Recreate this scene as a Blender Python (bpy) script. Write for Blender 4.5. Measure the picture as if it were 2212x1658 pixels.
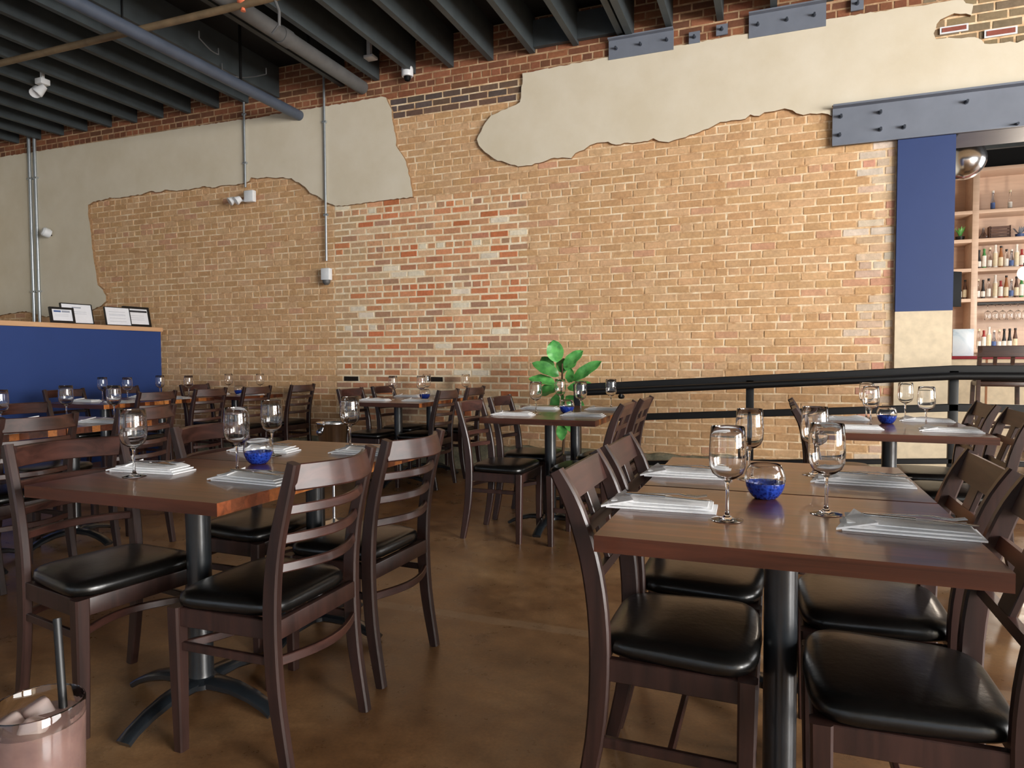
import bpy, bmesh, math, random
from mathutils import Vector, Matrix
random.seed(7)
for o in list(bpy.data.objects): bpy.data.objects.remove(o)
scn = bpy.context.scene
col = scn.collection
R = math.radians
# ------------------------------------------------------------------ camera
EYE = 1.135; FPX = 1469.3; PITCH = R(2.231); YAW = R(21.076); ROLL = R(-0.2825)
cd = bpy.data.cameras.new('camera'); cam = bpy.data.objects.new('camera', cd); col.objects.link(cam)
cd.sensor_width = 36; cd.lens = FPX / 2212 * 36; cd.clip_start = 0.02; cd.clip_end = 100
_f = Vector((-math.sin(YAW)*math.cos(PITCH), math.cos(YAW)*math.cos(PITCH), -math.sin(PITCH)))
_r0 = Vector((math.cos(YAW), math.sin(YAW), 0)); _u0 = _r0.cross(_f)
_r = _r0*math.cos(ROLL) + _u0*math.sin(ROLL); _u = -_r0*math.sin(ROLL) + _u0*math.cos(ROLL)
cam.matrix_world = Matrix(((_r.x, _u.x, -_f.x, 0), (_r.y, _u.y, -_f.y, 0), (_r.z, _u.z, -_f.z, EYE), (0, 0, 0, 1)))
scn.camera = cam
def ray(x, y): return _r*((x-1106)/FPX) + _u*(-(y-829)/FPX) + _f
def onz(x, y, z):
    d = ray(x, y); return Vector((0, 0, EYE)) + d*((z-EYE)/d.z)
def ony(x, y, Y):
    d = ray(x, y); return Vector((0, 0, EYE)) + d*(Y/d.y)
def proj(p):
    v = Vector(p) - Vector((0, 0, EYE)); z = v.dot(_f)
    return 1106 + FPX*v.dot(_r)/z, 829 - FPX*v.dot(_u)/z
# ------------------------------------------------------------------ world, daylight through the windows, exposure
w = bpy.data.worlds.new('world'); scn.world = w; w.use_nodes = True
bg = w.node_tree.nodes['Background']; bg.inputs[0].default_value = (0.72, 0.84, 1.0, 1); bg.inputs[1].default_value = 0.8
def area(name, loc, rot, sx, sy, watts, color):
    l = bpy.data.lights.new(name, 'AREA'); l.shape = 'RECTANGLE'; l.size = sx; l.size_y = sy; l.energy = watts; l.color = color
    o = bpy.data.objects.new(name, l); col.objects.link(o); o.location = loc; o.rotation_euler = rot; return o
FRONT_Y = -3.6
WIN = [(-9.6, -7.0), (-6.2, -3.6), (-2.8, -0.2), (0.9, 5.6)]
WZ = (0.5, 3.4)
for i, (a, b) in enumerate(WIN):
    area('window_daylight', ((a+b)/2, FRONT_Y+0.02, sum(WZ)/2), (R(90), 0, R(180)), b-a, WZ[1]-WZ[0], [4, 16, 120, 110][i], (1.0, 0.965, 0.92))
RWIN = [(-3.3, -0.3), (0.3, 3.5), (7.4, 11.0)]
RWZ = (0.45, 3.6)
for i, (a, b) in enumerate(RWIN):
    area('side_window_daylight', (7.98, (a+b)/2, sum(RWZ)/2), (R(90), 0, R(90)), b-a, RWZ[1]-RWZ[0], [800, 410, 130][i], (1.0, 0.975, 0.94))
scn.view_settings.view_transform = 'Standard'; scn.view_settings.look = 'None'
scn.view_settings.exposure = 0.6; scn.view_settings.gamma = 1; scn.view_settings.use_curve_mapping = False

# ------------------------------------------------------------------ materials
def lin(r, g, b):
    f = lambda c: (c/255/12.92) if c/255 <= 0.04045 else ((c/255+0.055)/1.055)**2.4
    return (f(r), f(g), f(b), 1)
MATS = {}
def newmat(name):
    m = bpy.data.materials.new(name); m.use_nodes = True; nt = m.node_tree
    MATS[name] = m
    return m, nt, nt.nodes['Principled BSDF']
def mixc(nt, fac, a, b, mode='MIX'):
    n = nt.nodes.new('ShaderNodeMix'); n.data_type = 'RGBA'; n.blend_type = mode
    for s, v in ((n.inputs[0], fac), (n.inputs[6], a), (n.inputs[7], b)):
        if hasattr(v, 'is_linked'): nt.links.new(v, s)
        else: s.default_value = v
    return n.outputs[2]
def coord(nt, kind='Object', scale=(1, 1, 1), rot=(0, 0, 0)):
    t = nt.nodes.new('ShaderNodeTexCoord'); mp = nt.nodes.new('ShaderNodeMapping')
    mp.inputs['Scale'].default_value = scale; mp.inputs['Rotation'].default_value = rot
    nt.links.new(t.outputs[kind], mp.inputs[0]); return mp.outputs[0]
def noise(nt, vec, scale, detail=4, rough=0.55, dist=0.0):
    n = nt.nodes.new('ShaderNodeTexNoise'); nt.links.new(vec, n.inputs['Vector'])
    n.inputs['Scale'].default_value = scale; n.inputs['Detail'].default_value = detail
    n.inputs['Roughness'].default_value = rough; n.inputs['Distortion'].default_value = dist
    return n.outputs[0]
def ramp(nt, fac, stops):
    n = nt.nodes.new('ShaderNodeValToRGB'); nt.links.new(fac, n.inputs[0]); e = n.color_ramp.elements
    e[0].position, e[0].color = stops[0]; e[1].position, e[1].color = stops[-1]
    for p, c in stops[1:-1]:
        k = e.new(p); k.color = c
    return n.outputs[0]
def g(v): return (v, v, v, 1)
def bump(nt, p, h, strength=0.2, dist=0.01):
    n = nt.nodes.new('ShaderNodeBump'); nt.links.new(h, n.inputs['Height'])
    n.inputs['Strength'].default_value = strength; n.inputs['Distance'].default_value = dist
    nt.links.new(n.outputs[0], p.inputs['Normal'])
def plain(name, c, rough=0.5, metal=0.0, var=0.12, scale=30, bmp=0.0, spec=0.5, coat=0.0):
    m, nt, p = newmat(name)
    v = noise(nt, coord(nt), scale)
    lo = tuple(x*(1-var) for x in c[:3])+(1,); hi = tuple(min(1, x*(1+var)) for x in c[:3])+(1,)
    nt.links.new(ramp(nt, v, [(0.3, lo), (0.7, hi)]), p.inputs['Base Color'])
    p.inputs['Roughness'].default_value = rough; p.inputs['Metallic'].default_value = metal
    p.inputs['Specular IOR Level'].default_value = spec; p.inputs['Coat Weight'].default_value = coat; p.inputs['Coat Roughness'].default_value = 0.15
    if bmp: bump(nt, p, v, bmp, 0.004)
    return m
def wood(name, dark, light, rough=0.35, axis=0, coat=0.3, rnd=0.35, scale=1.0):
    m, nt, p = newmat(name)
    sc = [26*scale, 26*scale, 26*scale]; sc[axis] = 2.2*scale
    oi = nt.nodes.new('ShaderNodeObjectInfo')
    c0 = coord(nt, 'Object', tuple(sc))
    ad = nt.nodes.new('ShaderNodeVectorMath'); ad.operation = 'ADD'; nt.links.new(c0, ad.inputs[0])
    ml = nt.nodes.new('ShaderNodeMath'); ml.operation = 'MULTIPLY'; nt.links.new(oi.outputs['Random'], ml.inputs[0]); ml.inputs[1].default_value = 37
    nt.links.new(ml.outputs[0], ad.inputs[1])
    v = noise(nt, ad.outputs[0], 1.0, 6, 0.6, 0.8)
    base = ramp(nt, v, [(0.28, dark), (0.72, light)])
    k = ramp(nt, oi.outputs['Random'], [(0.0, g(1-rnd)), (1.0, g(1+rnd*0.6))])
    nt.links.new(mixc(nt, 1.0, base, k, 'MULTIPLY'), p.inputs['Base Color'])
    p.inputs['Roughness'].default_value = rough; p.inputs['Coat Weight'].default_value = coat; p.inputs['Coat Roughness'].default_value = 0.12
    bump(nt, p, v, 0.05, 0.002)
    return m
wood('chair_wood', lin(30, 17, 14), lin(62, 38, 32), 0.42, 2, 0.12, 0.12)
wood('chair_wood_across', lin(38, 21, 17), lin(80, 48, 40), 0.42, 1, 0.12, 0.12)
# table staves: one colour per stave
m, nt, p = newmat('stave')
oi = nt.nodes.new('ShaderNodeObjectInfo'); cc = coord(nt, 'Object', (1.6, 34, 34))
ad = nt.nodes.new('ShaderNodeVectorMath'); ad.operation = 'ADD'; nt.links.new(cc, ad.inputs[0])
ml = nt.nodes.new('ShaderNodeMath'); ml.operation = 'MULTIPLY'; nt.links.new(oi.outputs['Random'], ml.inputs[0]); ml.inputs[1].default_value = 53
nt.links.new(ml.outputs[0], ad.inputs[1])
v = noise(nt, ad.outputs[0], 1.0, 6, 0.6, 0.9)
grain = ramp(nt, v, [(0.28, g(0.45)), (0.72, g(1.35))])
tone = oi.outputs['Color']
tg = nt.nodes.new('ShaderNodeTexCoord'); sn = nt.nodes.new('ShaderNodeSeparateXYZ'); nt.links.new(tg.outputs['Normal'], sn.inputs[0])
ab = nt.nodes.new('ShaderNodeMath'); ab.operation = 'ABSOLUTE'; nt.links.new(sn.outputs[0], ab.inputs[0])
gt = nt.nodes.new('ShaderNodeMath'); gt.operation = 'GREATER_THAN'; nt.links.new(ab.outputs[0], gt.inputs[0]); gt.inputs[1].default_value = 0.5
endc = ramp(nt, oi.outputs['Random'], [(0.0, lin(60, 30, 22)), (0.35, lin(120, 64, 36)), (0.6, lin(82, 42, 28)), (0.8, lin(176, 104, 54)), (1.0, lin(204, 132, 72))])
nt.links.new(mixc(nt, 1.0, mixc(nt, gt.outputs[0], tone, endc), grain, 'MULTIPLY'), p.inputs['Base Color'])
p.inputs['Roughness'].default_value = 0.3; p.inputs['Coat Weight'].default_value = 0.3; p.inputs['Coat Roughness'].default_value = 0.06; p.inputs['Specular IOR Level'].default_value = 0.4
# brick materials: colour per object / per vertex
def brickmat(name, src):
    m, nt, p = newmat(name)
    if src == 'object':
        a = nt.nodes.new('ShaderNodeObjectInfo').outputs['Color']
    else:
        n = nt.nodes.new('ShaderNodeAttribute'); n.attribute_name = 'Col'; a = n.outputs['Color']
    geo = nt.nodes.new('ShaderNodeNewGeometry')
    v = noise(nt, geo.outputs['Position'], 38, 5, 0.65)
    v2 = noise(nt, geo.outputs['Position'], 9, 3, 0.6)
    k = ramp(nt, v, [(0.3, g(0.86)), (0.7, g(1.1))])
    k2 = ramp(nt, v2, [(0.35, g(0.9)), (0.7, g(1.06))])
    nt.links.new(mixc(nt, 1.0, mixc(nt, 1.0, a, k, 'MULTIPLY'), k2, 'MULTIPLY'), p.inputs['Base Color'])
    p.inputs['Roughness'].default_value = 0.92; p.inputs['Specular IOR Level'].default_value = 0.2
    bump(nt, p, v, 0.5, 0.006)
brickmat('brick_one', 'object'); brickmat('brick_many', 'attr')
def mortar(name, a, b, c):
    m, nt, p = newmat(name)
    geo = nt.nodes.new('ShaderNodeNewGeometry')
    v = noise(nt, geo.outputs['Position'], 7, 6, 0.7)
    nt.links.new(ramp(nt, v, [(0.34, a), (0.5, b), (0.64, c)]), p.inputs['Base Color'])
    p.inputs['Roughness'].default_value = 0.95; p.inputs['Specular IOR Level'].default_value = 0.15
    bump(nt, p, noise(nt, geo.outputs['Position'], 60, 4), 0.6, 0.006)
mortar('mortar_tan', lin(186, 146, 106), lin(228, 196, 156), lin(244, 224, 192))
mortar('mortar_cream', lin(224, 196, 158), lin(240, 218, 184), lin(248, 234, 206))
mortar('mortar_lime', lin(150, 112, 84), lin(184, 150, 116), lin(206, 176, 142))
mortar('parge', lin(104, 102, 86), lin(140, 134, 112), lin(176, 160, 132))
m, nt, p = newmat('plaster')
geo = nt.nodes.new('ShaderNodeNewGeometry')
v = noise(nt, geo.outputs['Position'], 2.2, 5, 0.6); v2 = noise(nt, geo.outputs['Position'], 40, 4, 0.6)
nt.links.new(ramp(nt, v, [(0.3, lin(216, 204, 180)), (0.7, lin(226, 216, 196))]), p.inputs['Base Color'])
p.inputs['Roughness'].default_value = 0.85; p.inputs['Specular IOR Level'].default_value = 0.25
bump(nt, p, v2, 0.12, 0.004)
plain('plaster_edge', lin(150, 118, 84), 0.95, 0, 0.3, 40, 0.5)
# floor: stained, sealed concrete with a pale scuffed joint
m, nt, p = newmat('floor_concrete')
geo = nt.nodes.new('ShaderNodeNewGeometry'); P = geo.outputs['Position']
v = noise(nt, P, 1.1, 8, 0.62, 0.3); v2 = noise(nt, P, 7, 6, 0.65); v3 = noise(nt, P, 90, 3, 0.6)
c1 = ramp(nt, v, [(0.28, lin(84, 56, 34)), (0.45, lin(124, 88, 56)), (0.6, lin(158, 120, 82)), (0.78, lin(184, 150, 112))])
c2 = mixc(nt, 1.0, c1, ramp(nt, v2, [(0.3, g(0.72)), (0.7, g(1.2))]), 'MULTIPLY')
c2 = mixc(nt, 1.0, c2, ramp(nt, v3, [(0.3, g(0.86)), (0.7, g(1.12))]), 'MULTIPLY')
sx = nt.nodes.new('ShaderNodeSeparateXYZ'); nt.links.new(P, sx.inputs[0])
def math_(op, a, b):
    n = nt.nodes.new('ShaderNodeMath'); n.operation = op
    for i, q in enumerate((a, b)):
        if hasattr(q, 'is_linked'): nt.links.new(q, n.inputs[i])
        else: n.inputs[i].default_value = q
    return n.outputs[0]
dy = math_('ABSOLUTE', math_('SUBTRACT', math_('ADD', sx.outputs[1], math_('MULTIPLY', v2, 0.05)), 2.70), 0)
line = math_('MULTIPLY', math_('LESS_THAN', dy, 0.035), math_('MULTIPLY', v, 0.55))
line = math_('MULTIPLY', line, math_('GREATER_THAN', sx.outputs[0], -1.75))
c2 = mixc(nt, line, c2, lin(176, 152, 124))
nt.links.new(c2, p.inputs['Base Color'])
nt.links.new(ramp(nt, v2, [(0.3, g(0.24)), (0.7, g(0.42))]), p.inputs['Roughness'])
p.inputs['Specular IOR Level'].default_value = 0.5
bump(nt, p, v2, 0.03, 0.004)
plain('ceiling_paint', lin(16, 17, 18), 0.8, 0, 0.2, 6)
plain('joist_paint', lin(62, 69, 72), 0.6, 0, 0.14, 8)
plain('pipe_grey', lin(88, 88, 88), 0.5, 0, 0.15, 9)
plain('pipe_blue', lin(70, 78, 92), 0.45, 0, 0.12, 9)
plain('pipe_tan', lin(122, 102, 76), 0.6, 0, 0.2, 9)
plain('orange_paint', lin(226, 120, 84), 0.5)
plain('steel_paint', lin(120, 126, 138), 0.45, 0.1, 0.08, 5)
plain('bolt_steel', lin(70, 76, 86), 0.4, 0.4)
plain('conduit_metal', lin(176, 182, 186), 0.35, 0.7, 0.06)
plain('white_plastic', lin(226, 228, 230), 0.4, 0, 0.03)
plain('black_plastic', lin(10, 10, 11), 0.6, 0, 0.1, spec=0.15)
plain('black_metal', lin(14, 14, 15), 0.45, 0.0, 0.12, 20, 0, 0.4)
plain('base_metal', lin(26, 30, 34), 0.3, 0.0, 0.15, 40, 0.1, 0.7, 0.4)
plain('vinyl', lin(13, 12, 11), 0.28, 0, 0.15, 60, 0.12, 0.55)
plain('blue_paint', lin(34, 62, 122), 0.55, 0, 0.03, 3)
plain('blue_column', lin(42, 62, 112), 0.5, 0, 0.03, 3)
plain('column_stone', lin(222, 204, 174), 0.8, 0, 0.1, 14, 0.15)
wood('cap_wood', lin(206, 158, 116), lin(228, 186, 146), 0.45, 1, 0.1, 0.05, 0.6)
wood('shelf_wood', lin(196, 166, 144), lin(216, 188, 166), 0.5, 0, 0.1, 0.06, 0.5)
wood('stool_wood', lin(44, 28, 22), lin(84, 56, 44), 0.4, 0, 0.2, 0.1)
plain('paper', lin(232, 234, 240), 0.7, 0, 0.02)
plain('print_grey', lin(150, 156, 170), 0.7, 0, 0.05)
plain('print_dark', lin(40, 40, 46), 0.7, 0, 0.05)
plain('frame_black', lin(20, 20, 22), 0.4)
plain('linen', lin(252, 252, 253), 0.9, 0, 0.04, 120, 0.25, 0.2)
plain('cutlery_steel', lin(190, 188, 186), 0.2, 1.0, 0.04)
plain('bucket_steel', lin(200, 202, 206), 0.16, 1.0, 0.04)
plain('chrome', lin(226, 228, 232), 0.2, 1.0, 0.02)
plain('soil', lin(46, 34, 26), 0.95)
plain('pot_grey', lin(92, 92, 90), 0.7)
plain('bark', lin(92, 70, 50), 0.85)
m, nt, p = newmat('leaf')
oi = nt.nodes.new('ShaderNodeObjectInfo')
v = noise(nt, coord(nt), 14, 3)
base = ramp(nt, v, [(0.3, lin(60, 132, 62)), (0.7, lin(112, 190, 98))])
k = ramp(nt, oi.outputs['Random'], [(0, g(0.7)), (1, g(1.25))])
nt.links.new(mixc(nt, 1.0, base, k, 'MULTIPLY'), p.inputs['Base Color']); p.inputs['Roughness'].default_value = 0.35
p.inputs['Subsurface Weight'].default_value = 0.0
plain('vein', lin(150, 196, 120), 0.5)
def glassm(name, c=(1, 1, 1, 1), rough=0.0, ior=1.45):
    m, nt, p = newmat(name)
    p.inputs['Base Color'].default_value = c; p.inputs['Roughness'].default_value = rough
    p.inputs['Transmission Weight'].default_value = 1; p.inputs['IOR'].default_value = ior
glassm('clear_glass'); glassm('amber_glass', lin(150, 80, 40)); glassm('green_glass', lin(70, 140, 70)); glassm('bluish_glass', lin(200, 215, 235)); glassm('brown_glass', lin(90, 50, 36))
m, nt, p = newmat('blue_glass')
v = nt.nodes.new('ShaderNodeTexVoronoi'); nt.links.new(coord(nt), v.inputs['Vector']); v.inputs['Scale'].default_value = 110
nt.links.new(ramp(nt, v.outputs['Distance'], [(0.1, lin(14, 30, 104)), (0.6, lin(36, 70, 172))]), p.inputs['Base Color'])
p.inputs['Roughness'].default_value = 0.22; p.inputs['Coat Weight'].default_value = 0.6
bump(nt, p, v.outputs['Distance'], 0.5, 0.004)
plain('drink_liquid', lin(146, 116, 108), 0.25, 0, 0.25, 25)
m, nt, p = newmat('ice'); p.inputs['Base Color'].default_value = lin(236, 214, 206); p.inputs['Roughness'].default_value = 0.25; p.inputs['Transmission Weight'].default_value = 0.6; p.inputs['IOR'].default_value = 1.31
def emit(name, c, s):
    m, nt, p = newmat(name); p.inputs['Base Color'].default_value = c
    p.inputs['Emission Color'].default_value = c; p.inputs['Emission Strength'].default_value = s
emit('lamp_glow', lin(255, 236, 200), 9)
for nm, c in (('white', (226, 222, 214)), ('cream', (220, 206, 176)), ('red', (150, 40, 36)), ('black', (24, 22, 24)), ('amber', (150, 92, 44)), ('green', (56, 130, 62)), ('blue', (70, 96, 150)), ('brown', (84, 54, 40))):
    plain('label_'+nm, lin(*c), 0.5)
plain('red_trim', lin(140, 24, 40), 0.4)
plain('lid_blue', lin(150, 186, 214), 0.4)
m, nt, p = newmat('marble')
v = noise(nt, coord(nt), 3.0, 8, 0.65, 1.6)
nt.links.new(ramp(nt, v, [(0.35, lin(168, 190, 206)), (0.5, lin(216, 228, 236)), (0.7, lin(234, 240, 244))]), p.inputs['Base Color']); p.inputs['Roughness'].default_value = 0.3
plain('wall_paint', lin(206, 198, 180), 0.85)
glassm('pane_glass', (1, 1, 1, 1), 0.0, 1.0)

# ------------------------------------------------------------------ mesh helpers
class MB:
    def __init__(s): s.v = []; s.f = []; s.mi = []; s.cur = 0
    def add(s, vs, fs):
        b = len(s.v); s.v += [tuple(q) for q in vs]
        for f in fs: s.f.append([b+i for i in f]); s.mi.append(s.cur)
        return s
    def box(s, x0, x1, y0, y1, z0, z1, c=0.0):
        if c <= 0:
            vs = [(x, y, z) for z in (z0, z1) for y in (y0, y1) for x in (x0, x1)]
            return s.add(vs, [(0, 2, 3, 1), (4, 5, 7, 6), (0, 1, 5, 4), (2, 6, 7, 3), (0, 4, 6, 2), (1, 3, 7, 5)])
        bm = bmesh.new(); bmesh.ops.create_cube(bm, size=1)
        for q in bm.verts: q.co = ((x0+x1)/2+q.co.x*(x1-x0), (y0+y1)/2+q.co.y*(y1-y0), (z0+z1)/2+q.co.z*(z1-z0))
        bmesh.ops.bevel(bm, geom=list(bm.edges), offset=c, segments=2, profile=0.5, affect='EDGES')
        bm.verts.index_update(); s.add([q.co[:] for q in bm.verts], [[q.index for q in f.verts] for f in bm.faces]); bm.free(); return s
    def sweep(s, path, up, a, b, ch=0.3, cap=True):
        # rounded-rectangle section: a = half size across (n), b = half size along up; a and b may be lists
        up = Vector(up).normalized(); n = len(path); pts = [Vector(q) for q in path]; vs = []; fs = []
        for i in range(n):
            t = (pts[min(i+1, n-1)] - pts[max(i-1, 0)]).normalized(); nn = up.cross(t).normalized(); uu = t.cross(nn).normalized()
            A = a[i] if isinstance(a, (list, tuple)) else a; B = b[i] if isinstance(b, (list, tuple)) else b; c = min(A, B)*ch
            for (p1, p2) in ((A-c, B), (A, B-c), (A, -B+c), (A-c, -B), (-A+c, -B), (-A, -B+c), (-A, B-c), (-A+c, B)):
                vs.append(pts[i] + nn*p1 + uu*p2)
        for i in range(n-1):
            for k in range(8):
                fs.append((i*8+k, i*8+(k+1) % 8, (i+1)*8+(k+1) % 8, (i+1)*8+k))
        if cap: fs += [tuple(range(7, -1, -1)), tuple((n-1)*8+k for k in range(8))]
        return s.add(vs, fs)
    def tube(s, path, r, seg=10, cap=True):
        pts = [Vector(q) for q in path]; n = len(pts); vs = []; fs = []; ref = None
        for i in range(n):
            t = (pts[min(i+1, n-1)] - pts[max(i-1, 0)]).normalized()
            if ref is None: ref = Vector((0, 0, 1)) if abs(t.z) < 0.9 else Vector((1, 0, 0))
            a = t.cross(ref).normalized(); b = a.cross(t).normalized(); ref = b
            rr = r[i] if isinstance(r, (list, tuple)) else r
            for k in range(seg):
                an = 2*math.pi*k/seg; vs.append(pts[i] + a*math.cos(an)*rr + b*math.sin(an)*rr)
        for i in range(n-1):
            for k in range(seg): fs.append((i*seg+k, (i+1)*seg+k, (i+1)*seg+(k+1) % seg, i*seg+(k+1) % seg))
        if cap: fs += [tuple(range(seg)), tuple((n-1)*seg+k for k in range(seg-1, -1, -1))]
        return s.add(vs, fs)
    def lathe(s, prof, seg=24, c=(0, 0, 0)):
        vs = []; fs = []; n = len(prof)
        for r, z in prof:
            for k in range(seg):
                an = 2*math.pi*k/seg; vs.append((c[0]+max(r, 1e-5)*math.cos(an), c[1]+max(r, 1e-5)*math.sin(an), c[2]+z))
        for i in range(n-1):
            for k in range(seg): fs.append((i*seg+k, i*seg+(k+1) % seg, (i+1)*seg+(k+1) % seg, (i+1)*seg+k))
        return s.add(vs, fs)
    def build(s, name, mat, parent=None, smooth=35, mats=None):
        me = bpy.data.meshes.new(name); me.from_pydata(s.v, [], s.f); me.update()
        for q in (mats or [mat]): me.materials.append(MATS[q])
        if mats: me.polygons.foreach_set('material_index', s.mi)
        if smooth:
            me.polygons.foreach_set('use_smooth', [True]*len(me.polygons)); me.set_sharp_from_angle(angle=R(smooth))
        o = bpy.data.objects.new(name, me); col.objects.link(o)
        if parent: o.parent = parent
        return o
def tag(o, label, cat=None, group=None, kind=None):
    o['label'] = label
    if cat: o['category'] = cat
    if group: o['group'] = group
    if kind: o['kind'] = kind
    return o
def empty(name, loc=(0, 0, 0), rz=0):
    o = bpy.data.objects.new(name, None); col.objects.link(o); o.location = loc; o.rotation_euler = (0, 0, rz); o.empty_display_size = 0.1; return o
KIDS = {}
def copy_tree(o, parent=None):
    c = o.copy(); col.objects.link(c)
    if parent: c.parent = parent
    for ch in [q for q in o.children]: copy_tree(ch, c)
    return c
def place(proto, used, loc, rz):
    o = proto if not used[0] else copy_tree(proto); used[0] = True
    o.location = loc; o.rotation_euler = (0, 0, rz); return o

# ------------------------------------------------------------------ room shell
WY = 6.30; XL, XR = -11.0, 8.0; CZ = 4.40
floor = tag(MB().box(XL, XR, FRONT_Y, 12.3, -0.1, 0).build('floor', 'floor_concrete', smooth=0), 'brown stained and sealed concrete floor', 'floor', kind='structure')
ceiling = tag(MB().box(XL, XR, FRONT_Y, WY+0.4, CZ, CZ+0.1).build('ceiling', 'ceiling_paint', smooth=0), 'dark painted ceiling deck with open joists', 'ceiling', kind='structure')
wall_left = tag(MB().box(XL-0.2, XL, FRONT_Y, WY+0.4, 0, CZ).build('wall_left', 'wall_paint', smooth=0), 'cream painted wall at the far left end of the room', 'wall', kind='structure')
mb = MB(); xs = [XL] + [q for ab in WIN for q in ab] + [XR]
for i in range(0, len(xs), 2): mb.box(xs[i], xs[i+1], FRONT_Y-0.25, FRONT_Y, 0, CZ)
for a, b in WIN: mb.box(a, b, FRONT_Y-0.25, FRONT_Y, 0, WZ[0]); mb.box(a, b, FRONT_Y-0.25, FRONT_Y, WZ[1], CZ)
tag(mb.build('wall_front', 'wall_paint', smooth=0), 'painted storefront wall behind the viewer with tall windows', 'wall', kind='structure')
for i, (a, b) in enumerate(WIN):
    mb = MB()
    for x in (a+0.03, b-0.03): mb.box(x-0.03, x+0.03, FRONT_Y-0.16, FRONT_Y-0.1, WZ[0], WZ[1])
    for z in (WZ[0]+0.03, WZ[1]-0.03): mb.box(a+0.06, b-0.06, FRONT_Y-0.16, FRONT_Y-0.1, z-0.03, z+0.03)
    wo = mb.build('window_%d' % (i+1), 'black_metal', smooth=0)
    tag(wo, ['storefront window behind the viewer, leftmost', 'storefront window behind the viewer, second from left', 'storefront window behind the viewer, third from left', 'widest storefront window behind the viewer'][i], 'window', kind='structure')
    MB().box(a+0.06, b-0.06, FRONT_Y-0.135, FRONT_Y-0.125, WZ[0]+0.06, WZ[1]-0.06).build('pane', 'pane_glass', wo, smooth=0)
mb = MB(); ys = [FRONT_Y] + [q for ab in RWIN for q in ab] + [12.3]
for i in range(0, len(ys), 2): mb.box(XR, XR+0.2, ys[i], ys[i+1], 0, CZ)
for a, b in RWIN: mb.box(XR, XR+0.2, a, b, 0, RWZ[0]); mb.box(XR, XR+0.2, a, b, RWZ[1], CZ)
tag(mb.build('wall_right', 'wall_paint', smooth=0), 'painted side wall with tall windows, right of the picture', 'wall', kind='structure')
for i, (a, b) in enumerate(RWIN):
    mb = MB()
    for y in (a+0.03, b-0.03): mb.box(XR+0.06, XR+0.12, y-0.03, y+0.03, RWZ[0], RWZ[1])
    for z in (RWZ[0]+0.03, RWZ[1]-0.03): mb.box(XR+0.06, XR+0.12, a+0.06, b-0.06, z-0.03, z+0.03)
    wo = mb.build('window_%d' % (i+5), 'black_metal', smooth=0)
    tag(wo, ['side window right of the picture, nearest the viewer', 'side window right of the picture, before the brick wall', 'side window of the bar room'][i], 'window', kind='structure')
    MB().box(XR+0.085, XR+0.095, a+0.06, b-0.06, RWZ[0]+0.06, RWZ[1]-0.06).build('pane', 'pane_glass', wo, smooth=0)

# back wall: masonry core, mortar, bricks, plaster
BEAM0, BEAM1 = 2.86, 3.18; COLX0, COLX1 = 0.91, 1.31
mb = MB(); mb.box(XL, COLX0, WY+0.012, WY+0.4, 0, CZ); mb.box(COLX0, XR, WY+0.012, WY+0.4, BEAM1-0.02, CZ)
wall_back = tag(mb.build('wall_back', 'mortar_tan', smooth=0), 'tall old brick wall with broken cream plaster patches', 'wall', kind='structure')
def panel(x0, x1, z0, z1, y, mat): MB().box(x0, x1, y, WY+0.012, z0, z1).build('mortar', mat, wall_back, smooth=0)
panel(-4.5, -2.27, 0.5, 2.80, WY+0.0116, 'mortar_cream')
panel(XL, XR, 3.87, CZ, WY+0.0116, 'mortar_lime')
PL = [(-70,351),(0,341),(76,329),(160,316),(300,294),(430,273),(516,260),(545,258),(600,248),(655,239),(700,232),(760,222),(828,210),(836,212),(840,222),(848,240),(850,262),(856,290),(858,315),(866,330),(880,350),(885,375),(890,395),(893,425),(880,428),(840,432),(795,438),(760,443),(728,446),(715,440),(703,433),(690,425),(672,418),(662,405),(648,396),(632,387),(615,384),(600,386),(585,383),(560,386),(545,384),(540,392),(525,398),(505,400),(480,402),(462,406),(445,403),(430,406),(410,410),(385,412),(360,411),(345,416),(326,413),(310,420),(285,424),(262,428),(240,428),(222,433),(205,436),(193,444),(194,462),(197,482),(200,505),(202,530),(206,560),(210,580),(212,600),(215,615),(225,625),(232,638),(232,650),(222,660),(203,668),(170,678),(100,684),(76,676),(60,672),(30,676),(0,682),(-70,690)]
PR = [(1130,160),(1131,172),(1128,200),(1124,222),(1108,232),(1085,240),(1062,252),(1050,268),(1040,285),(1032,302),(1036,315),(1050,330),(1068,345),(1085,350),(1105,356),(1130,361),(1150,357),(1165,352),(1190,345),(1215,340),(1235,343),(1245,333),(1262,325),(1275,315),(1290,310),(1315,308),(1330,314),(1350,310),(1375,309),(1400,306),(1412,300),(1425,306),(1445,308),(1470,300),(1500,290),(1520,282),(1540,274),(1555,265),(1580,262),(1610,258),(1620,250),(1640,252),(1650,244),(1672,241),(1695,236),(1712,240),(1720,246),(1735,250),(1750,248),(1775,246),(1788,248),(1797,252),(1797,230),(2330,164),(2330,72),(2212,88),(2195,95),(2180,92),(2150,95),(2125,97),(2118,88),(2105,82),(2075,85),(2050,84),(2020,87),(2016,75),(2022,55),(2030,45),(2045,38),(2060,32),(2085,32),(2098,35),(2101,12),(2085,10),(2080,2),(2054,5),(1980,15),(1900,27),(1785,44),(1700,60),(1614,75),(1500,95),(1400,113),(1314,126),(1220,143)]
def inside(p, poly):
    x, y = p; r = False; j = len(poly)-1
    for i in range(len(poly)):
        xi, yi = poly[i]; xj, yj = poly[j]
        if (yi > y) != (yj > y) and x < (xj-xi)*(y-yi)/(yj-yi)+xi: r = not r
        j = i
    return r
PLASTER = []
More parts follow.
